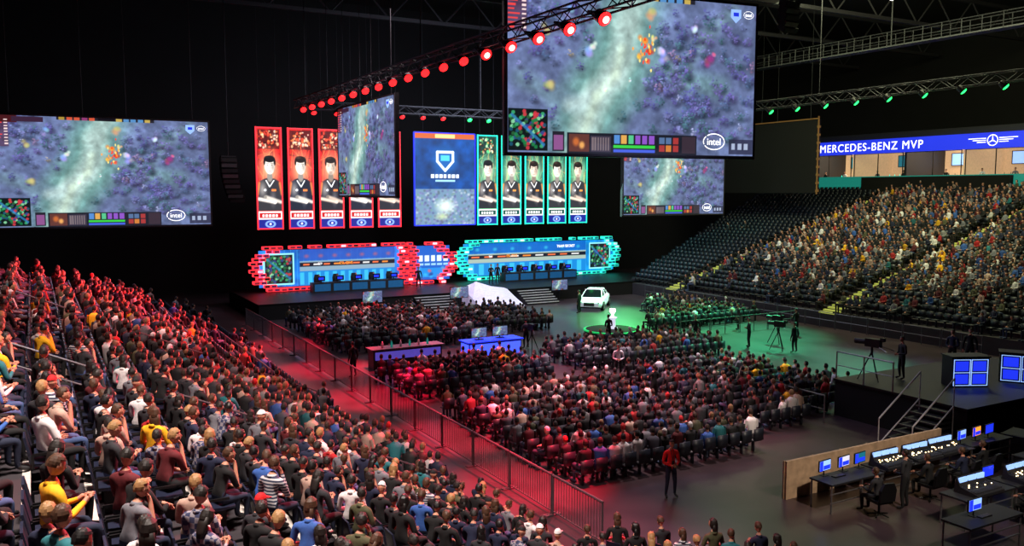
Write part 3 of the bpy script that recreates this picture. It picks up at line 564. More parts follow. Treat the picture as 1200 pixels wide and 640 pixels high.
def person_mesh(seated=True,lean=.05,arms='lap',headyaw=0,headpitch=0,sleeve=True,shorts=False,fem=False):
    pz=.54 if seated else .93; pel=Vector((0,0,pz)); up=Vector((0,math.sin(lean),math.cos(lean))); T=lambda h,y=0:pel+up*h+Vector((0,y,0))
    k=.92 if fem else 1.
    J={'pel':(pel,(.155,.125)),'sp':(T(.19),(.135*k,.11)),'ch':(T(.34),(.155*k,.12)),'upp':(T(.44),(.12*k,.09)),'nb':(T(.53),.058),'nk':(T(.60,.015),.052)}
    E=[('pel','sp',1),('sp','ch',1),('ch','upp',1),('upp','nb',1),('nb','nk',0)]
    hands=[]
    for s,n in((-1,'l'),(1,'r')):
        sh=T(.45)+Vector((s*.175*k,0,0))
        if arms=='lap': el=T(.17)+Vector((s*.25,.06,0)); wr=Vector((s*.10,.27,pz+.14)); hd=Vector((-s*.4,1,-.15))
        elif arms=='knees': el=pel+Vector((s*.2,.33,.12)); wr=Vector((s*.05,.5,pz+.14)); hd=Vector((-s*.5,.6,-.4))
        elif arms=='crossed': el=T(.18)+Vector((s*.25,.06,0)); wr=T(.22)+Vector((-s*.02,.2,(.03 if s>0 else -.02))); hd=Vector((-s,.05,.05))
        elif arms=='chin':
            if s>0: el=T(.16)+Vector((.17,.2,0)); wr=T(.52)+Vector((.06,.15,0)); hd=Vector((-.2,-.2,1))
            else: el=T(.17)+Vector((s*.24,.06,0)); wr=Vector((.05,.25,pz+.15)); hd=Vector((1,.3,0))
        elif arms=='phone': el=T(.16)+Vector((s*.22,.1,0)); wr=T(.24)+Vector((s*.07,.32,0)); hd=Vector((-s*.3,.7,.5))
        elif arms=='down': el=T(.14)+Vector((s*.26,-.03,0)); wr=T(-.10)+Vector((s*.27,.05,0)); hd=Vector((0,.15,-1))
        elif arms=='front': el=T(.14)+Vector((s*.25,.0,0)); wr=T(.10)+Vector((s*.08,.22,0)); hd=Vector((-s*.7,.5,-.1))
        elif arms=='desk': el=T(.16)+Vector((s*.22,.12,0)); wr=T(.2)+Vector((s*.14,.38,0)); hd=Vector((0,1,0))
        hd=hd.normalized()
        J['s'+n]=(sh,.068); J['e'+n]=(el,.05); J['w'+n]=(wr,(.03,.03)); J['p'+n]=(wr+hd*.075,(.036,.022))
        m=1 if sleeve else 0
        mid=(sh+el)/2; J['m'+n]=(mid,.056)
        E+=[('upp','s'+n,1),('s'+n,'m'+n,1),('m'+n,'e'+n,1),('e'+n,'w'+n,m),('w'+n,'p'+n,0)]
        hands.append((wr,hd,s))
        if seated: hip=pel+Vector((s*.10,.03,-.02)); kn=Vector((s*.14,.45,.50)); an=Vector((s*.13,.43,.10)); to=Vector((s*.15,.60,.045))
        else: hip=pel+Vector((s*.095,0,-.06)); kn=Vector((s*.12,.03,.49)); an=Vector((s*.14,-.02,.09)); to=Vector((s*.17,.15,.04))
        J['h'+n]=(hip,.098); J['k'+n]=(kn,.066); J['c'+n]=((kn*.65+an*.35),.058); J['a'+n]=(an,.042); J['t'+n]=(to,(.045,.032))
        E+=[('pel','h'+n,2),('h'+n,'k'+n,2),('k'+n,'c'+n,0 if shorts else 2),('c'+n,'a'+n,0 if shorts else 2),('a'+n,'t'+n,3)]
    vs,fs,ms=skin_body(J,E); mb=MB(); mb.v=[tuple(v) for v in vs]; mb.f=fs; mb.m=ms
    for wr,hd,s in hands: add_hand(mb,wr,hd,Vector((-s,.2,.3)) if abs(hd.x)<.6 else Vector((0,.3,1)))
    hc=T(.70,.03); R=Matrix.Rotation(headyaw,3,'Z')@Matrix.Rotation(headpitch,3,'X')
    def hf(d,p):
        if d.z<0: p.x*=1+.28*d.z
        if d.z<0 and d.y<0: p.y*=1+.45*d.z
        if d.y>.5 and d.z<-.3: p.y+=.012
        return p
    mb.sphere(hc,(.074,.095,.115),14,10,0,fn=hf,R=R)
    def hp(x,y,z): return hc+R@Vector((x,y,z))
    for s in(-1,1):
        mb.sphere(hp(s*.028,.086,.008),(.011,.007,.007),6,4,4); mb.sphere(hp(s*.074,-.005,-.005),(.01,.018,.03),6,5,0,R=R)
        mb.tube(hp(s*.014,.093,.028),hp(s*.044,.084,.028),.004,n=4,m=4)
    mb.tube(hp(0,.09,.012),hp(0,.108,-.022),.008,.014,n=5,m=0); mb.tube(hp(-.022,.088,-.05),hp(.022,.088,-.05),.006,n=5,m=5)
    mb.tube(T(.49),T(.545),.085,.068,n=12,m=1)
    body=mb.mesh('person_body',[M['skin'],None,None,M['shoe'],M['eye'],M['lip']],True)
    return body,hc,R
def hair_mesh(hc,R,style):
    mb=MB()
    jit=lambda d,p: p*(1+.07*math.sin(d.x*23+d.z*17)*math.cos(d.y*19))
    if style=='short': mb.sphere(hc+Vector((0,0,.01)),(.083,.104,.122),16,12,0,R=R,fn=jit,keep=lambda d:(d.z>.45) or (d.y<.15 and d.z>-.25 and not(d.y>-.1 and d.z<.1)))
    elif style=='long':
        mb.sphere(hc+Vector((0,-.005,.01)),(.09,.108,.125),14,10,0,R=R,fn=jit,keep=lambda d:(d.z>.45) or (d.y<.25 and d.z>-.8))
        mb.loft([[hc+R@Vector((math.sin(t)*.08*k,-.06+math.cos(t)*.045*k,z)) for t in np.linspace(0,2*math.pi,9)[:-1]] for k,z in((1,.0),(1.05,-.1),(.95,-.2),(.6,-.28))],0)
    elif style=='cap':
        mb.sphere(hc+Vector((0,0,.015)),(.086,.106,.122),14,10,0,R=R,keep=lambda d:d.z>.2)
        mb.loft([[hc+R@Vector((x,y,z)) for x,y,z in((-.07,.085,.04),(.07,.085,.04),(.07,.085,.05),(-.07,.085,.05))],[hc+R@Vector((x,y,z)) for x,y,z in((-.05,.17,.025),(.05,.17,.025),(.05,.17,.033),(-.05,.17,.033))]],0)
    return mb.mesh('hair',[None],True)
SH=[('black jacket',(.06,.06,.07),27),('charcoal hoodie',(.15,.15,.17),15),('navy sweater',(.09,.12,.23),12),('grey shirt',(.45,.45,.48),10),('white t-shirt',(.9,.88,.88),9),('red t-shirt',(.65,.1,.12),4),('maroon top',(.36,.08,.11),6),('olive jacket',(.30,.30,.2),5),('yellow jacket',(.94,.7,.08),2),('blue shirt',(.2,.36,.65),5),('beige top',(.72,.6,.54),5),('teal t-shirt',(.12,.42,.45),2)]
SHM=[mat('cloth_'+n.replace(' ','_').replace('-','_'),c,.85,scale=20,bump=.15) for n,c,_ in SH]
STR=mat('cloth_striped_shirt',(.8,.8,.8),.85)
nt=STR.node_tree; wv=nt.nodes.new('ShaderNodeTexWave'); wv.bands_direction='Z'; wv.inputs['Scale'].default_value=6; tc=nt.nodes['Texture Coordinate']; nt.links.new(tc.outputs['Object'],wv.inputs['Vector'])
rr=nt.nodes.new('ShaderNodeValToRGB'); rr.color_ramp.interpolation='CONSTANT'; rr.color_ramp.elements[1].position=.5; rr.color_ramp.elements[0].color=(.03,.04,.08,1); rr.color_ramp.elements[1].color=(.55,.55,.58,1); nt.links.new(wv.outputs['Fac'],rr.inputs['Fac']); nt.links.new(rr.outputs['Color'],nt.nodes['Principled BSDF'].inputs['Base Color'])
PLD=mat('cloth_checked_shirt',(.3,.3,.35),.85); nt=PLD.node_tree; ck=nt.nodes.new('ShaderNodeTexChecker'); ck.inputs['Scale'].default_value=14; ck.inputs[1].default_value=(.04,.05,.12,1); ck.inputs[2].default_value=(.3,.28,.32,1); nt.links.new(nt.nodes['Texture Coordinate'].outputs['Object'],ck.inputs['Vector']); nt.links.new(ck.outputs['Color'],nt.nodes['Principled BSDF'].inputs['Base Color'])
SH+= [('striped shirt',(.5,.5,.5),3),('checked shirt',(.25,.25,.3),3)]; SHM+=[STR,PLD]
PT=[mat('dark_jeans',(.12,.15,.24),.85),mat('black_trousers',(.07,.07,.08),.85),mat('blue_jeans',(.25,.33,.5),.85),mat('khaki_trousers',(.5,.43,.33),.85)]
HR=[('dark',mat('dark_hair',(.10,.075,.06),.6,bump=.4,scale=40)),('brown',mat('brown_hair',(.28,.18,.11),.6,bump=.4,scale=40)),('blond',mat('blond_hair',(.62,.47,.3),.6,bump=.4,scale=40)),('black',mat('black_hair',(.05,.045,.045),.5,bump=.4,scale=40))]
CAPM=[('red cap',mat('red_cap',(.8,.08,.1),.8)),('white cap',mat('white_cap',(.9,.9,.9),.8)),('black cap',mat('black_cap',(.06,.06,.07),.8)),('black cap',None)]; CAPM[3]=CAPM[2]
POSES=[dict(arms='lap',headyaw=.2),dict(arms='knees',lean=.35,headyaw=.25,headpitch=-.25),dict(arms='crossed',headyaw=.35,lean=-.05),dict(arms='chin',lean=.15,headyaw=.3),dict(arms='phone',headyaw=.0,headpitch=-.4,lean=.1),dict(arms='lap',headyaw=.5,sleeve=False,fem=True),dict(arms='crossed',headyaw=.1,sleeve=False,lean=.08),dict(arms='chin',headyaw=-.3,lean=.28,sleeve=False)]
PDESC=['hands in lap','leaning forward','arms crossed','hand at chin','using phone','hands in lap','arms crossed','hand at chin']
PB=[person_mesh(True,**p) for p in POSES]
HM=[[hair_mesh(b[1],b[2],s) for s in('short','long','cap')] for b in PB]
CACHE={}
def getbody(key,base,sm,pm):
    k=(key,sm.name,pm.name)
    if k not in CACHE:
        me=base.copy(); me.materials[1]=sm; me.materials[2]=pm; CACHE[k]=me
    return CACHE[k]
def gethair(key,base,hm):
    k=(key,hm.name)
    if k not in CACHE:
        me=base.copy(); me.materials[0]=hm; CACHE[k]=me
    return CACHE[k]
shw=[s[2] for s in SH]
def spawn(loc,yaw,group='seated spectators',pi=None,si=None,scale=None):
    pi=random.randrange(len(POSES)) if pi is None else pi; si=random.choices(range(len(SH)),shw)[0] if si is None else si
    st=random.choices((0,1,2),(74,15,11))[0]
    if POSES[pi].get('fem'): st=1
    if st==2: hn,hm=random.choice(CAPM)
    else: hn,hm=random.choices(HR,(5,5,1.8,3))[0]; hn=('long ' if st else 'short ')+hn+' hair'
    o=bpy.data.objects.new('person',getbody(pi,PB[pi][0],SHM[si],random.choices(PT,(5,5,2,.7))[0])); COL.objects.link(o)
    o.location=W(*loc); o.rotation_euler=(0,0,TH+yaw); sc=random.uniform(.93,1.08) if scale is None else scale; o.scale=(sc*random.uniform(.95,1.08),sc,sc)
    o['category']='person'; o['group']=group; o['label']='seated person in %s with %s, %s'%(SH[si][0],hn,PDESC[pi])
    h=bpy.data.objects.new('cap' if st==2 else 'hair',gethair((pi,st),HM[pi][st],hm)); COL.objects.link(h); h.parent=o
    return o
def lod():
    mb=MB(); o8=lambda cx,cy,rx,ry,z:[(cx+rx*math.cos(t),cy+ry*math.sin(t),z) for t in np.linspace(0,2*math.pi,9)[:-1]]
    mb.loft([o8(0,0,.17,.13,.45),o8(0,0,.16,.12,.7),o8(0,.01,.20,.13,.95),o8(0,.01,.18,.11,1.02),o8(0,.02,.07,.07,1.09)],1)
    mb.tube((0,.02,1.05),(0,.03,1.16),.055,n=5,m=0,caps=False)
    mb.sphere((0,.04,1.24),(.085,.10,.125),8,6,0,tagfn=lambda d:3 if (d.z>.4 or (d.y<.1 and d.z>-.4)) else 0)
    for s in(-1,1):
        mb.tube((s*.19,0,.99),(s*.25,.05,.74),.062,.052,n=5,m=1,caps=False); mb.tube((s*.25,.05,.74),(s*.09,.3,.68),.05,.036,n=5,m=1,caps=False)
        mb.tube((s*.09,.3,.68),(s*.04,.36,.66),.04,.03,n=4,m=0)
        mb.tube((s*.1,.02,.52),(s*.14,.45,.52),.1,.07,n=5,m=2,caps=False); mb.tube((s*.14,.45,.54),(s*.13,.43,.06),.068,.045,n=4,m=2,caps=False)
        mb.box(s*.13-.045,s*.13+.045,.37,.63,0,.09,2)
    return mb
L=lod(); LV=np.array(L.v); LC=np.array([len(f) for f in L.f]); LL=np.array([i for f in L.f for i in f]); LT=np.repeat(np.array(L.m),LC)
def seat_parts():
    fr=MB(); fr.box(-.04,.04,-.1,.1,0,.40); fr.box(-.18,.18,-.05,.05,.36,.40); fr.box(-.25,-.22,-.2,.12,.58,.62); fr.box(.22,.25,-.2,.12,.58,.62); fr.box(-.25,-.22,-.22,-.18,.38,.6); fr.box(.22,.25,-.22,-.18,.38,.6)
    se=MB(); se.loft([[(-.21,-.2,.41),(.21,-.2,.41),(.21,-.2,.45),(-.21,-.2,.45)],[(-.22,0,.40),(.22,0,.40),(.22,0,.435),(-.22,0,.435)],[(-.21,.22,.42),(.21,.22,.42),(.21,.22,.455),(-.21,.22,.455)]])
    ba=MB(); ba.loft([[(-.21,-.24,.45),(.21,-.24,.45),(.21,-.2,.45),(-.21,-.2,.45)],[(-.22,-.27,.65),(.22,-.27,.65),(.22,-.235,.65),(-.22,-.235,.65)],[(-.19,-.31,.86),(.19,-.31,.86),(.19,-.28,.86),(-.19,-.28,.86)]])
    return fr.mesh('seat_frame',[M['black']]),se.mesh('seat',[M['navy']]),ba.mesh('backrest',[M['navy']])
SF,SS,SB=seat_parts()
def spawn_seat(loc,yaw,lab,grp='arena seats'):
    o=bpy.data.objects.new('arena_seat',SF); COL.objects.link(o); o.location=W(*loc); o.rotation_euler=(0,0,TH+yaw); o['label']=lab; o['category']='seat'; o['group']=grp
    for n,m in(('seat',SS),('backrest',SB)):
        c=bpy.data.objects.new(n,m); COL.objects.link(c); c.parent=o
SLB=MB(); SLB.box(-.21,.21,-.2,.2,.40,.45); SLB.box(-.21,.21,-.28,-.23,.45,.86); SLB.box(-.03,.03,-.05,.05,0,.4)
SV=np.array(SLB.v); SL=np.array([i for f in SLB.f for i in f]); SC=np.array([4]*len(SLB.f))
slots=[]
Q=math.pi/2
for i in range(LROWS):
    a1=A0-i*.8; z=.25+i*RISE; b=2+random.random()*.4
    while b<lend(a1)-.4:
        if not any(abs(b-x)<.75 for x in(13,20.5,31)):
            p=.93
            if i<3 and b>26: p=.10
            elif i<6 and b>32: p=.15
            elif i<8 and b>37: p=.35
            slots.append((a1-.56,b,z,-Q,p,'L'))
        b+=.57
for r in range(5):
    b=8+random.random()*.4
    while b<16.3-r*.5:
        slots.append((10.9+r*.85,b,0,-Q*.75,.9,'C')); b+=.57
for j in range(RROWS):
    a0=46+j*.85; z=1.0+j*.2465; b=8.3+random.random()*.3
    while b<rend(a0)-.4:
        if not any(abs(b-x)<.8 for x in(23,39,55)):
            p=.92
            if b>55: p=.004
            elif j<8 and b>47: p=.25
            elif j<4 and b<39: p=.4
            elif 39<b<55 and j<2: p=.5
            elif b<39 and 12<j<15: p=.6
            if j>29: p*=.7
            slots.append((a0+.56,b,z,Q,p,'R'))
        b+=.56
def block(a0,a1,b0,b1,p=.95,skew=0,ex=None):
    b=b0
    while b<b1:
        a=a0+random.uniform(0,.5)
        while a<a1:
            if b>b0+skew*(a-a0) and not(ex and ex(a,b)): slots.append((a,b,0,0,p,'F'))
            a+=.55
        b+=.92
block(14.0,22.0,20.3,31.0,.96); block(13.9,21.4,32.9,38.4,.88); block(23.4,30.5,21.9,31.2,.95,skew=.35); block(23.6,33.2,34.0,39.0,.88)
block(14.6,23.6,44.5,56.5,.88); block(25.2,29.6,46.6,54.0,.85); block(34.2,44,42.5,51.6,.8,ex=lambda a,b: (a<40 and b>45.5) or (a<36 and b>44))
occ=[];seats=[]
for s in slots:
    px,py,f=proj(s[0],s[1],s[2]+1.0)
    if f<6 or not(-60<px<1260 and -50<py<690+900/f): continue
    seats.append((f,)+s)
    if random.random()<s[4]:
        if s[5] in 'LC': dy=random.uniform(.3,1.0)
        elif s[5]=='R': dy=random.uniform(-.7,-.2)
        else: dy=random.gauss((31-s[0])*-.012,.22)
        jt=.14 if s[5]=='F' else .07
        occ.append((f,s[0]+random.uniform(-jt,jt)*.6,s[1]+random.uniform(-jt,jt),s[2],s[3]+dy,s[5]))
occ.sort(); seats.sort()
print('occupied',len(occ),'seats',len(seats))
near=occ[:300]; far=occ[300:]
for f,a,b,z,y,zone in near: spawn((a,b,z),y)
for f,a,b,z,y,p,zone in seats[:300]: spawn_seat((a,b,z),y,'navy plastic arena seat on the concrete terrace' if zone=='L' else 'navy chair in a row on the arena floor')
rest=seats[300:]
def batch(V,LP,CN,items,scl=None,sz=None):
    n=len(items); A=np.array([[i[1],i[2],i[3]] for i in items]); Y=np.array([i[4] for i in items])+TH
    x=A[:,0]*CT-A[:,1]*ST; y=A[:,0]*ST+A[:,1]*CT; c,s=np.cos(Y)[:,None],np.sin(Y)[:,None]; sc=np.ones((n,1)) if scl is None else scl[:,None]
    vx=np.broadcast_to(V[None,:,0],(n,len(V))); vy=V[None,:,1]+ (0 if sz is None else sz[:,None]*np.maximum(0,V[None,:,2]-.5))
    X=(vx*c-vy*s)*sc+x[:,None]; YY=(vx*s+vy*c)*sc+y[:,None]; Z=V[None,:,2]*sc+A[:,2][:,None]
    co=np.stack([X,YY,Z],-1).reshape(-1,3); lp=(LP[None,:]+np.arange(n)[:,None]*len(V)).ravel(); cn=np.tile(CN,n); return co,lp,cn
co,lp,cn=batch(SV,SL,SC,rest); me=bpy.data.meshes.new('seats'); fast(me,co,lp,cn); me.materials.append(M['seatlod'])
o=bpy.data.objects.new('arena_seat_rows',me); COL.objects.link(o); o['label']='rows of dark navy arena seats on terraces and floor'; o['category']='seats'; o['kind']='stuff'; o['group']='arena seats'
n=len(far); scl=rng.uniform(.92,1.09,n); co,lp,cn=batch(LV,LL,LC,far,scl,rng.choice([-.05,.0,.08,.2],n)); me=bpy.data.meshes.new('crowd'); fast(me,co,lp,cn); me.materials.append(M['crowd']); me.polygons.foreach_set('use_smooth',[True]*len(cn))
shp=np.array([lin(s[1]) for s in SH]); w=np.array(shw,float); w/=w.sum(); si=rng.choice(len(SH),n,p=w)
skc=np.array([lin(c) for c in((.78,.55,.45),(.72,.5,.4),(.84,.64,.53),(.5,.35,.27))]); ptc=np.array([lin(c) for c in((.12,.15,.24),(.07,.07,.08),(.22,.28,.4),(.16,.14,.14))]); hrc=np.array([lin(c) for c in((.07,.06,.05),(.2,.13,.09),(.5,.38,.26),(.04,.04,.045),(.12,.09,.07),(.7,.1,.12),(.85,.85,.85))])
tab=np.stack([skc[rng.choice(4,n,p=[.4,.3,.22,.08])],shp[si]*rng.uniform(.6,1.25,(n,1)),ptc[rng.choice(4,n)],hrc[rng.choice(7,n,p=[.28,.22,.08,.18,.19,.025,.025])]],1)
col=tab[:,LT,:].reshape(-1,3); col=np.concatenate([col,np.ones((len(col),1))],1)
at=me.color_attributes.new('Col','FLOAT_COLOR','CORNER'); at.data.foreach_set('color',col.astype(np.float32).ravel())
o=bpy.data.objects.new('crowd',me); COL.objects.link(o); o['label']='dense seated audience filling floor blocks and terraces'; o['category']='crowd'; o['kind']='stuff'; o['group']='seated spectators'
SPO=[dict(seated=False,arms='down'),dict(seated=False,arms='front'),dict(seated=False,arms='crossed'),dict(seated=True,arms='desk',lean=.15)]
SPB=[person_mesh(lean=p.pop('lean',.0),**p) for p in SPO]; SHMH=[hair_mesh(b[1],b[2],'short') for b in SPB]
def stand(loc,yaw,k,cloth,pants,label,group=None,hair=0):
    o=bpy.data.objects.new('person',getbody(('st',k),SPB[k][0],cloth,pants)); COL.objects.link(o); o.location=W(*loc); o.rotation_euler=(0,0,TH+yaw); o['category']='person'; o['label']=label
    if group: o['group']=group
    h=bpy.data.objects.new('hair',gethair(('st',k),SHMH[k],HR[hair][1])); COL.objects.link(h); h.parent=o; return o
rh=stand((16.1,19.1,0),math.pi-.3,1,mat('bright_red_hoodie',(.9,.1,.1),.8),PT[0],'standing person in red hoodie with lanyard and jeans',hair=0)
ly=MB(); ly.tube((-.05,.06,1.47),(0,.15,1.15),.008,n=4); ly.tube((.05,.06,1.47),(0,.15,1.15),.008,n=4); ly.box(-.04,.04,.145,.155,1.03,1.15)
place('lanyard',ly.mesh('lany',[M['dark']]),parent=rh,rot=(0,0,0))
BL=SHM[0]
for loc,yaw,k,cl,lab in [((13.3,39.5,0),.4,0,BL,'standing staff member in black on the floor aisle'),((24.2,32.7,0),2.6,1,SHM[4],'standing person in white t-shirt in the aisle'),((22.6,28,0),0,2,BL,'standing staff member in black in the aisle'),((33.9,38.2,0),2,0,BL,'standing staff member in black near the floor seats'),((36,36,0),1,2,SHM[1],'standing person in charcoal hoodie by the rail'),((29.6,41.0,0),0,1,SHM[1],'person in charcoal hoodie beside the round platform'),
    ((33.8,63.9,1.15),math.pi,2,BL,'person in black standing on stage'),((34.6,64.2,1.15),math.pi,0,BL,'person in black standing on stage'),((27.4,64.5,1.15),2.8,0,BL,'person in black standing on stage'),((34.5,21.7,1.5),2,0,BL,'person in black standing on the riser'),((33.6,21.9,1.5),1.8,1,SHM[2],'person in navy standing on the riser'),((30.2,21.8,1.5),1.2,1,SHM[1],'person in charcoal hoodie standing on the riser'),((40,41.0,0),1,0,SHM[1],'standing person in charcoal hoodie near green light'),((37,33.5,0),0,0,BL,'camera operator in black standing on the floor'),((41.5,37.5,0),0,2,BL,'staff member in black standing on the floor'),((35.2,52.5,0),.5,0,BL,'staff member in black standing near the car'),((24.5,42,0),0,1,SHM[1],'standing person in charcoal hoodie by the desk'),((70,38.6,7.91),2,0,SHM[0],'steward in black standing on the stair aisle'),((25.8,12.9,0),.6,0,BL,'technician in black standing beside the production table'),((21.3,15.1,0),.2,1,SHM[1],'technician in charcoal hoodie standing by production desk')]:
    stand(loc,yaw,k,cl,PT[1],lab)
for k,b in enumerate((64.5,62,58,55,50.5,47,44,41,38.5)): stand((75.2,b,9.4),Q+random.uniform(-.4,.4),k%3,SHM[[0,4,3,1][k%4]],PT[1],'guest standing at the suite balcony',group='suite guests')
def player_desk(ac,wd,glow):
    mb=MB(); mb.box(-wd/2,wd/2,-.4,.4,.7,.76,0); mb.box(-wd/2,wd/2,-.42,-.38,0,.74,1); mb.box(-wd/2,-wd/2+.05,-.4,.4,0,.7,0); mb.box(wd/2-.05,wd/2,-.4,.4,0,.7,0)
    for k in range(5): mb.box(-wd/2+.15+k*wd/5,-wd/2+wd/5-.1+k*wd/5,-.43,-.42,.1,.66,2)
    place('player_desk',mb.mesh('pd',[M['black'],M['dark'],M['tealin2']]),(ac,65.6,1.15),label='long player desk with lit front panels on stage',cat='desk',group='player desks')
    for k in range(5):
        x=ac-wd/2+(k+.5)*wd/5
        m=MB(); m.box(-.32,.32,-.03,.03,.12,.5,0); m.box(-.03,.03,0,.05,0,.2,0); m.box(-.15,.15,-.1,.12,0,.02,0); m.box(-.3,.3,.03,.035,.14,.48,1); m.box(-.2,.2,-.036,-.03,.22,.4,2)
        place('gaming_monitor',m.mesh('gm',[M['black'],M['cyanglow'],M['blueglow']]),(x,65.5,1.91),label='black gaming monitor on the player desk',cat='monitor',group='gaming monitors')
        stand((x,66.25,1.15),math.pi,3,SHM[0 if glow is M['redin'] else 2],PT[1],'player seated behind a gaming monitor',group='players on stage',hair=k%4)
        c=MB(); c.box(-.25,.25,-.25,.25,.4,.48); c.loft([[(-.25,-.32,.48),(.25,-.32,.48),(.25,-.22,.48),(-.25,-.22,.48)],[(-.27,-.36,1.0),(.27,-.36,1.0),(.27,-.28,1.0),(-.27,-.28,1.0)],[(-.17,-.4,1.3),(.17,-.4,1.3),(.17,-.33,1.3),(-.17,-.33,1.3)]]); c.tube((0,0,.05),(0,0,.4),.04)
        for t in range(5): c.tube((0,0,.07),(.3*math.cos(t*1.257),.3*math.sin(t*1.257),.04),.025)
        place('gaming_chair',c.mesh('gc',[M['black']]),(x,66.28,1.15),yaw=math.pi,label='black high-backed gaming chair behind desk',cat='chair',group='gaming chairs')
player_desk(22.6,7.6,M['redin']); player_desk(39.6,7.6,M['tealin'])
mb=MB(); mb.tube((0,0,0),(0,0,.34),1.7,n=40,m=0); mb.tube((0,0,.3),(0,0,.38),1.75,n=40,m=1); mb.tube((0,0,.38),(0,0,.4),1.6,n=40,m=2)
place('round_platform',mb.mesh('rp',[M['dark'],M['greenedge'],mat('matt_black_deck',(.08,.09,.08),.9)]),(31.6,43.5,0),label='round presenter platform with green lit edge',cat='platform')
mb=MB(); C_=lambda r,z:[(r*math.cos(t),r*math.sin(t),z) for t in np.linspace(0,2*math.pi,17)[:-1]]
mb.loft([C_(r,z) for r,z in((.34,0),(.32,.06),(.2,.12),(.19,.6),(.3,.68),(.3,.72))],0); mb.loft([C_(r,z) for r,z in((.14,.72),(.06,.82),(.07,.92),(.2,1.1),(.18,1.25))],1)
place('glowing_standin_pedestal',mb.mesh('pd',[M['paleface'],M['whiteglow']],True),(31.7,43.5,.4),label='white glowing pedestal and cup standing in for a lit presenter',cat='pedestal')  # glowing shape added in place of a presenter in bright white light
mb=MB(); mb.box(-1.6,1.6,-.5,.5,0,.95,0); mb.box(-1.7,1.7,-.6,.6,.95,1.0,1); mb.box(-1.55,1.55,-.52,-.5,.1,.85,2); mb.box(-1.62,-1.6,-.45,.45,.1,.85,2)
BB=mat('bright_blue_led',(.2,.3,1),.3,emit=(.22,.3,1),es=2.2)
place('analyst_desk',mb.mesh('ad',[M['dark'],M['blueglow'],BB]),(21.6,40.8,0),label='blue glowing presenter desk on the arena floor',cat='desk')
tv((20.9,40.9,1.0),.9,'monitor on the blue presenter desk',stand=.1,grp='desk monitors'); tv((22.2,40.9,1.0),.9,'monitor on the blue presenter desk',stand=.1,grp='desk monitors')
mb=MB(); mb.box(-1.9,1.9,-.4,.4,0,1.0,0); mb.box(-2,2,-.5,.5,1.0,1.06,1); mb.box(-1.8,1.8,-.43,-.4,.5,.9,2)
place('counter',mb.mesh('ct',[M['dark'],M['grey'],mat('violet_strip',(.3,.2,.6),.5,emit=(.35,.3,.75),es=.7)]),(16.6,40.9,0),label='dark serving counter with violet lit front',cat='counter')
for k in range(6):
    bt=MB(); bt.loft([[(r*math.cos(t),r*math.sin(t),z) for t in np.linspace(0,2*math.pi,9)[:-1]] for r,z in((.06,0),(.06,.2),(.025,.27),(.025,.33))]); place('bottle',bt.mesh('bt',[M['tealstrip'] if k%2 else M['white']],True),(15.3+k*.5,40.8,1.06),label='small bottle standing on the counter',cat='bottle',group='bottles on the counter')
def fence_mesh(Ln,h=1.15,sp=.13):
    mb=MB(); mb.tube((0,0,h),(Ln,0,h),.035,n=6); mb.tube((0,0,.12),(Ln,0,.12),.025,n=5)
    for x in(0.02,Ln-.02): mb.tube((x,0,0),(x,0,h),.03,n=6)
    k=sp
    while k<Ln-.03: mb.tube((k,0,.12),(k,0,h),.012,n=4); k+=sp
    mb.box(-.02,.06,-.25,.25,0,.03); mb.box(Ln-.06,Ln+.02,-.25,.25,0,.03)
    return mb.mesh('fence',[mat('fence_steel',(.3,.26,.28),.5,.1)])
FM=fence_mesh(2.4); f0=place('barrier_fence',FM,(12.3,17.2,0),yaw=Q,label='grey metal barrier fence along the front of stand',cat='barrier',group='barrier fences')
for k in range(1,17): dup(f0,(12.3,17.2+2.45*k,0))
hr=MB()
for k in range(3): hr.tube((k*1.2,0,0),(k*1.2,0,1.05),.025,n=6)
for z in(.55,1.05): hr.tube((0,0,z),(2.4,0,z),.025,n=6)
HRM=hr.mesh('handrail',[M['grey']])
h0=None
for b in np.arange(28,58,2.5):
    if h0 is None: h0=place('handrail',HRM,(45.6,b,0),yaw=Q,label='steel handrail at the foot of the terrace',cat='handrail',group='floor handrails')
    else: dup(h0,(45.6,b,0))
for a in np.arange(34.5,43,2.5): dup(h0,(a,40.3,0),0)
ar=MB()
for k in range(4): ar.tube((-k*.8,0,k*RISE),(-k*.8,0,k*RISE+.95),.022,n=6)
ar.tube((0,0,.95),(-2.4,0,3*RISE+.95),.025,n=6); ar.tube((0,0,.5),(-2.4,0,3*RISE+.5),.02,n=6); ARM=ar.mesh('ar',[M['grey']])
h1=None
for b in(20.5,31):
    for i in(1,6,11):
        loc=(A0-i*.8-.4,b,.25+i*RISE+.008)
        if h1 is None: h1=place('aisle_handrail',ARM,loc,label='sloping metal handrail on the stair aisle',cat='handrail',group='aisle handrails')
        else: dup(h1,loc)
rr_=MB(); rr_.tube((0,0,.9),(12,0,.9),.03,n=6); rr_.tube((0,0,.5),(12,0,.5),.02,n=6)
for k in range(9): rr_.tube((k*1.5,0,0),(k*1.5,0,.9),.025,n=6)
rm_=rr_.mesh('row_rail',[M['grey']]); r0=None
for i,b in((3,32.5),(6,33.2)):
    loc=(A0-i*.8-.1,b,.25+i*RISE+.008)
    if r0 is None: r0=place('row_rail',rm_,loc,yaw=Q,label='long steel rail along a terrace row',cat='railing',group='terrace row rails')
    else: dup(r0,loc)
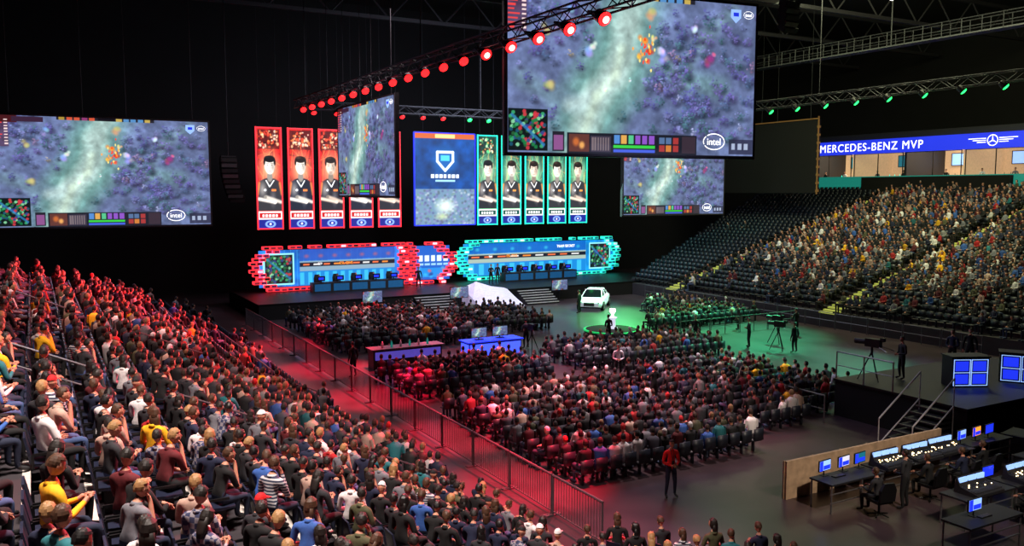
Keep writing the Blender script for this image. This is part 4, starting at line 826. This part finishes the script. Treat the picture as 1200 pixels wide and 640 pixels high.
# ---------------- riser with LED desk
mb=MB(); mb.box(28,38,17.6,23.2,0,1.42,0); mb.box(27.95,38,17.55,23.25,1.42,1.5,1); place('production_riser',mb.mesh('riser',[M['blackcloth'],M['black']]),label='black draped production riser',cat='platform')
mb=MB(); n=7
for k in range(n):
    z=1.5*(k+1)/(n+1); x=-(n-k)*.3; mb.box(x,0,-.6,.6,z-.06,z,0); mb.box(x-.01,x+.03,-.6,.6,z-.02,z+.005,1)
mb.box(-2.1,0,-.64,-.6,0,.1,0); st=place('riser_stairs',mb.mesh('rs',[M['dark'],M['grey']]),(27.9,18.7,0),label='open metal steps up to the riser',cat='stairs')
for s in(-1,1):
    r=MB(); r.tube((-2.2,s*.66,0),(-2.2,s*.66,1.05),.022); r.tube((0,s*.66,0),(0,s*.66,2.5),.022); r.tube((-2.2,s*.66,1.05),(0,s*.66,2.5),.03); r.tube((-2.2,s*.66,.1),(0,s*.66,1.5),.025); place('handrail',r.mesh('r',[mat('pale_rail_paint',(.7,.68,.68),.4)]),parent=st,rot=(0,0,0))
r=MB(); r.tube((0,0,0),(0,0,1.1),.03); r.tube((2.6,0,0),(2.6,0,1.1),.03); r.tube((1.3,0,0),(1.3,0,1.1),.03); r.tube((0,0,1.1),(2.6,0,1.1),.03); r.tube((0,0,.55),(2.6,0,.55),.02); GRM=r.mesh('gr',[M['steel']])
for loc,y in(((26.6,22.5,0),Q),((26.6,25.2,0),.0),((28.05,20.6,1.5),Q)): place('guard_rail',GRM,loc,yaw=y,label='pale steel guard rail beside the riser',cat='railing',group='guard rails')
def led_desk(loc,yaw,npn=2):
    w=npn*.70; mb=MB(); mb.box(-w/2-.04,w/2+.04,-.35,.35,0,1.15,0); mb.box(-w/2-.08,w/2+.08,-.4,.4,1.15,1.2,0)
    o=place('led_desk',mb.mesh('ld',[M['black']]),loc,yaw=yaw,label='desk with blue glowing LED front panels',cat='desk',group='blue LED desks')
    for k in range(npn):
        p=MB(); p.box(-.33,.33,-.01,0,-.51,.51,0)
        for y in(-.5,0,.5): p.box(-.33,.33,-.03,-.01,y-.012,y+.012,1)
        for x in(-.32,.32): p.box(x-.012,x+.012,-.03,-.01,-.51,.51,1)
        for sy in(-.25,.25): p.box(-.26,.26,-.02,-.01,sy-.19,sy+.19,2)
        place('led_panel',p.mesh('lp',[M['dark'],M['cyanglow'],M['blueglow']]),(-w/2+.35+k*.70,-.35,.57),parent=o,rot=(0,0,0))
led_desk((31.4,19.9,1.5),-.45,2); led_desk((33.9,19.2,1.5),-1.0,2)
def table(loc,yaw,w=2.2,d=.8,h=.85):
    mb=MB(); mb.box(-w/2,w/2,-d/2,d/2,h-.05,h)
    o=place('production_table',mb.mesh('tt',[M['dark']]),loc,yaw=yaw,label='black production table with metal legs',cat='table',group='production tables')
    for x in(-w/2+.05,w/2-.05):
        for y in(-d/2+.05,d/2-.05):
            l=MB(); l.tube((0,0,0),(0,0,h-.05),.025); place('leg',l.mesh('leg',[M['steel']]),(x,y,0),parent=o,rot=(0,0,0))
    b=MB(); b.tube((-w/2,-d/2+.05,.3),(w/2,-d/2+.05,.3),.02); b.tube((-w/2,-d/2+.05,.55),(w/2,-d/2+.05,.55),.02); place('crossbar',b.mesh('cb',[M['steel']]),parent=o,rot=(0,0,0))
    return o
def console(loc,yaw):
    mb=MB(); mb.loft([[(-.6,-.35,0),(.6,-.35,0),(.6,-.35,.08),(-.6,-.35,.08)],[(-.6,.15,0),(.6,.15,0),(.6,.15,.18),(-.6,.15,.18)],[(-.6,.35,.0),(.6,.35,.0),(.6,.32,.42),(-.6,.28,.42)]],0)
    o=place('mixing_console',mb.mesh('mc',[M['dark']]),loc,yaw=yaw,label='sloping mixing console with lit keys and faders',cat='mixing console',group='mixing consoles')
    k=MB()
    for i in range(16):
        x=-.55+i*.073; k.box(x,x+.012,-.3,-.06,.09,.145,1)
        for j in range(4): k.box(x-.015,x+.012,-.02+j*.045,.0+j*.045,.14+j*.01,.165+j*.01,random.choice((0,1,3,3)))
    for i in range(3): k.box(-.56+i*.38,-.22+i*.38,.2,.25,.24,.40,2)
    place('key_panel',k.mesh('kp',[M['warm'],M['grey'],M['cyanglow'],M['dark']]),parent=o,rot=(0,0,0)); return o
def desk_monitor(loc,yaw,m='cyanglow'):
    mb=MB(); mb.box(-.27,.27,-.02,.02,.14,.46,0); mb.tube((0,.02,0),(0,.02,.2),.02,m=0); mb.box(-.12,.12,-.08,.1,0,.015,0); mb.box(-.25,.25,-.026,-.02,.16,.44,1); mb.box(-.25,-.1,-.03,-.026,.16,.44,2); mb.box(-.08,.23,-.03,-.026,.18,.3,2)
    place('desk_monitor',mb.mesh('dm',[M['black'],M[m],M['blueglow']]),loc,yaw=yaw,label='black desktop monitor with lit screen',cat='monitor',group='production monitors')
mb=MB(); mb.box(0,7.2,-.04,.04,0,1.15)
for k in range(7): mb.box(k*1.2-.02,k*1.2+.02,.04,.09,0,1.15)
place('plywood_barrier',mb.mesh('ply',[M['wood']]),(18.9,17.3,0),label='pale plywood barrier wall around the production desks',cat='barrier')
for i,(a,b) in enumerate(((20.2,16.2),(22.5,16.3),(24.8,16.4),(27.1,16.5))): table((a,b,0),0)
console((22.1,16.15,.85),0); console((24.8,16.2,.85),0); console((23.5,16.15,.85),0)
for a,m in((19.6,'cyanglow'),(20.4,'paleface'),(21.1,'tealin'),(26.0,'cyanglow'),(26.8,'txtorange'),(27.5,'blueglow')): desk_monitor((a,16.5,.85),.1,m)
for i,(a,b) in enumerate(((22.3,13.6),(24.6,13.6),(20.6,12.4))): table((a,b,0),0)
console((22.2,13.5,.85),0); console((24.4,13.5,.85),0); desk_monitor((23.2,13.9,.85),0,'blueglow'); desk_monitor((20.4,12.5,.85),0,'cyanglow')
def office_chair(loc,yaw):
    c=MB(); c.loft([[(-.25,-.25,.42),(.25,-.25,.42),(.25,-.25,.5),(-.25,-.25,.5)],[(-.25,.25,.42),(.25,.25,.42),(.25,.25,.5),(-.25,.25,.5)]])
    c.loft([[(-.25,-.32,.5),(.25,-.32,.5),(.25,-.24,.5),(-.25,-.24,.5)],[(-.26,-.36,.85),(.26,-.36,.85),(.26,-.27,.85),(-.26,-.27,.85)],[(-.15,-.38,1.05),(.15,-.38,1.05),(.15,-.31,1.05),(-.15,-.31,1.05)]]); c.tube((0,0,.08),(0,0,.42),.035)
    for t in range(5): c.tube((0,0,.09),(.3*math.cos(t*1.257),.3*math.sin(t*1.257),.05),.022)
    o=place('office_chair',c.mesh('oc',[M['black']]),loc,yaw=yaw,label='black office chair at production desk',cat='chair',group='office chairs')
for a,b,y in((22.6,15.2,0),(25.3,15.2,.1),(20.2,15.1,-.2),(23.2,12.5,0),(24.1,15.1,.1)): office_chair((a,b,0),y)
for a,b,cl in((22.6,15.22,BL),(25.3,15.22,BL),(23.2,12.52,BL),(20.2,15.12,SHM[1]),(24.1,15.12,SHM[2])): stand((a,b,0),0,3,cl,PT[1],'technician in dark clothes seated at the production desk',group='production crew',hair=1)
for k,(a,b) in enumerate(((26.8,14.6),(28.9,16.3),(26.9,12.6))):
    mb=MB(); mb.box(-.55,.55,-.35,.35,.1,.85,0)
    for x in(-.55,.55):
        for y in(-.35,.35): mb.box(x-.03,x+.03,y-.03,y+.03,.08,.87,1)
    for z in(.1,.62,.85): mb.box(-.57,.57,-.37,.37,z-.015,z+.015,1)
    mb.box(-.5,.5,-.32,.32,.866,.872,0)
    for x in(-.4,.4):
        for y in(-.25,.25): mb.sphere((x,y,.05),.05,8,6,2)
    place('flight_case',mb.mesh('fc',[M['dark'],M['dgrey'],M['tire']]),(a,b,0),yaw=.2*k,label='black flight case with metal edges on castors',cat='flight case',group='flight cases')
for k,(a,b) in enumerate(((19.9,16.4),(22.8,16.0),(25.6,16.1),(27.0,16.3),(20.6,12.5))):
    kb=MB(); kb.box(-.22,.22,-.07,.07,0,.025,0)
    for i in range(12):
        for j in range(4): kb.box(-.2+i*.034,-.175+i*.034,-.055+j*.03,-.032+j*.03,.025,.032,1)
    place('keyboard',kb.mesh('kb',[M['black'],M['grey']]),(a,b-.15,.85),label='black keyboard on the production table',cat='keyboard',group='keyboards')
def tcam(loc,yaw):
    t=MB()
    for k in range(3): t.tube((0,0,1.15),(.5*math.cos(k*2.094),.5*math.sin(k*2.094),0),.03,.02)
    t.tube((0,0,1.0),(0,0,1.35),.05); o=place('broadcast_camera',t.mesh('tr',[M['black']]),loc,yaw=yaw,label='black broadcast camera on a tripod',cat='camera',group='broadcast cameras')
    b=MB(); b.box(-.13,.13,-.35,.25,1.35,1.68); b.box(-.1,.1,-.5,-.35,1.6,1.75); place('camera_body',b.mesh('cb',[M['black']]),parent=o,rot=(0,0,0))
    l=MB(); l.tube((0,.25,1.52),(0,.7,1.52),.1,.12,n=12); place('lens',l.mesh('ln',[M['dark']]),parent=o,rot=(0,0,0))
    h=MB(); h.tube((.1,-.3,1.4),(.3,-.75,1.25),.015); h.tube((-.1,-.3,1.4),(-.3,-.75,1.25),.015); place('pan_handle',h.mesh('ph',[M['steel']]),parent=o,rot=(0,0,0))
for loc,y in(((36.8,34.5,0),.2),((38.4,36.2,0),.1),((24,40.5,0),0),((29,22.3,1.5),.2)): tcam(loc,y)
# ---------------- lights
def area(loc,tgt,size,power,col,name='area_light'):
    l=bpy.data.lights.new(name,'AREA'); l.shape='SQUARE'; l.size=size; l.energy=power; l.color=col
    o=bpy.data.objects.new(name,l); COL.objects.link(o); o.location=W(*loc); d=W(*tgt)-W(*loc); o.rotation_euler=d.to_track_quat('-Z','Y').to_euler(); return o
def spot(loc,tgt,power,col,ang=40,blend=.6,rad=.25,name='spot_lamp'):
    l=bpy.data.lights.new(name,'SPOT'); l.energy=power; l.color=col; l.spot_size=math.radians(ang); l.spot_blend=blend; l.shadow_soft_size=rad
    o=bpy.data.objects.new(name,l); COL.objects.link(o); o.location=W(*loc); d=W(*tgt)-W(*loc); o.rotation_euler=d.to_track_quat('-Z','Y').to_euler(); return o
spot((2,10,23),(3,14,4),36000,(1,.84,.76),62,.7,1.6); spot((0,28,23),(2,31,4),19000,(1,.66,.60),52,.8,1.6)
spot((17,34,14.2),(3,38,4),60000,(1,.07,.10),75,.8); spot((17,24,14.2),(5,18,2),30000,(1,.07,.12),80,.8); spot((17,44,14.2),(5,44,4),46000,(1,.06,.10),60,.8)
for b,e in((21,80000),(27,95000),(34,105000),(41,105000),(49,65000)): spot((16.5,b,14.2),(12.9,b+1,0),e,(1,.01,.05),23,.8)
spot((17,30,14.2),(20,27,0),16000,(1,.07,.14),50,.9); spot((17,44,14.2),(19,36,0),26000,(1,.05,.10),50,.9)
spot((20,24,21),(19,26,0),23000,(1,.78,.74),42,.8,1.2); spot((28,34,21),(26,31,0),24000,(1,.78,.80),52,.8,1.2); area((20,48,20),(20,50,0),7,1400,(.95,.75,.8))
spot((24,33,19),(24.5,34,0),9000,(1,.5,.7),34,.9)
spot((22,60,15),(18,50,0),26000,(1,.08,.14),60,.8)
spot((46,44,14.2),(39,40,0),60000,(.06,1,.42),46,.9); spot((46,34,14.2),(35,31,0),40000,(.10,1,.5),42,.9); spot((44,60,15),(39,48,0),90000,(.08,1,.22),40,.9); spot((45.5,48,14.2),(37,52,0),36000,(.12,1,.35),34,.9)
spot((32,50,19),(31.6,43.5,.5),5000,(.8,1,.9),12); spot((26,45,19),(21,40,0),6000,(.5,.4,1),40)
area((48,36,24),(60,36,5),10,5000,(.97,1,.58)); area((50,50,23),(60,47,5),8,1500,(.9,1,.55)); spot((44,60,18),(58,62,3),4000,(.3,1,.8),40,.9)
area((31,55,18),(31,66,1),10,3500,(.75,.8,1)); spot((40,46,16),(38.0,54.6,0),20000,(.95,.97,1),16,.7)
spot((19,6,15),(22,16.8,.6),8500,(1,.84,.68),36,.8)
for b in(62,50,40): area((77,b,13.9),(77,b,9.4),4,550,(1,.85,.62))
area((4,54.5,10),(6,40,3),6,500,(.6,.6,1)); area((24,28,13),(22,18,0),6,400,(.6,.6,1)); area((45,60,8),(50,50,3),5,400,(.5,1,.9))  # added area lights that supply the glow of the video screens
w=bpy.data.worlds.new('w'); scene.world=w; w.use_nodes=True; w.node_tree.nodes['Background'].inputs[0].default_value=(.06,.045,.07,1); w.node_tree.nodes['Background'].inputs[1].default_value=.3
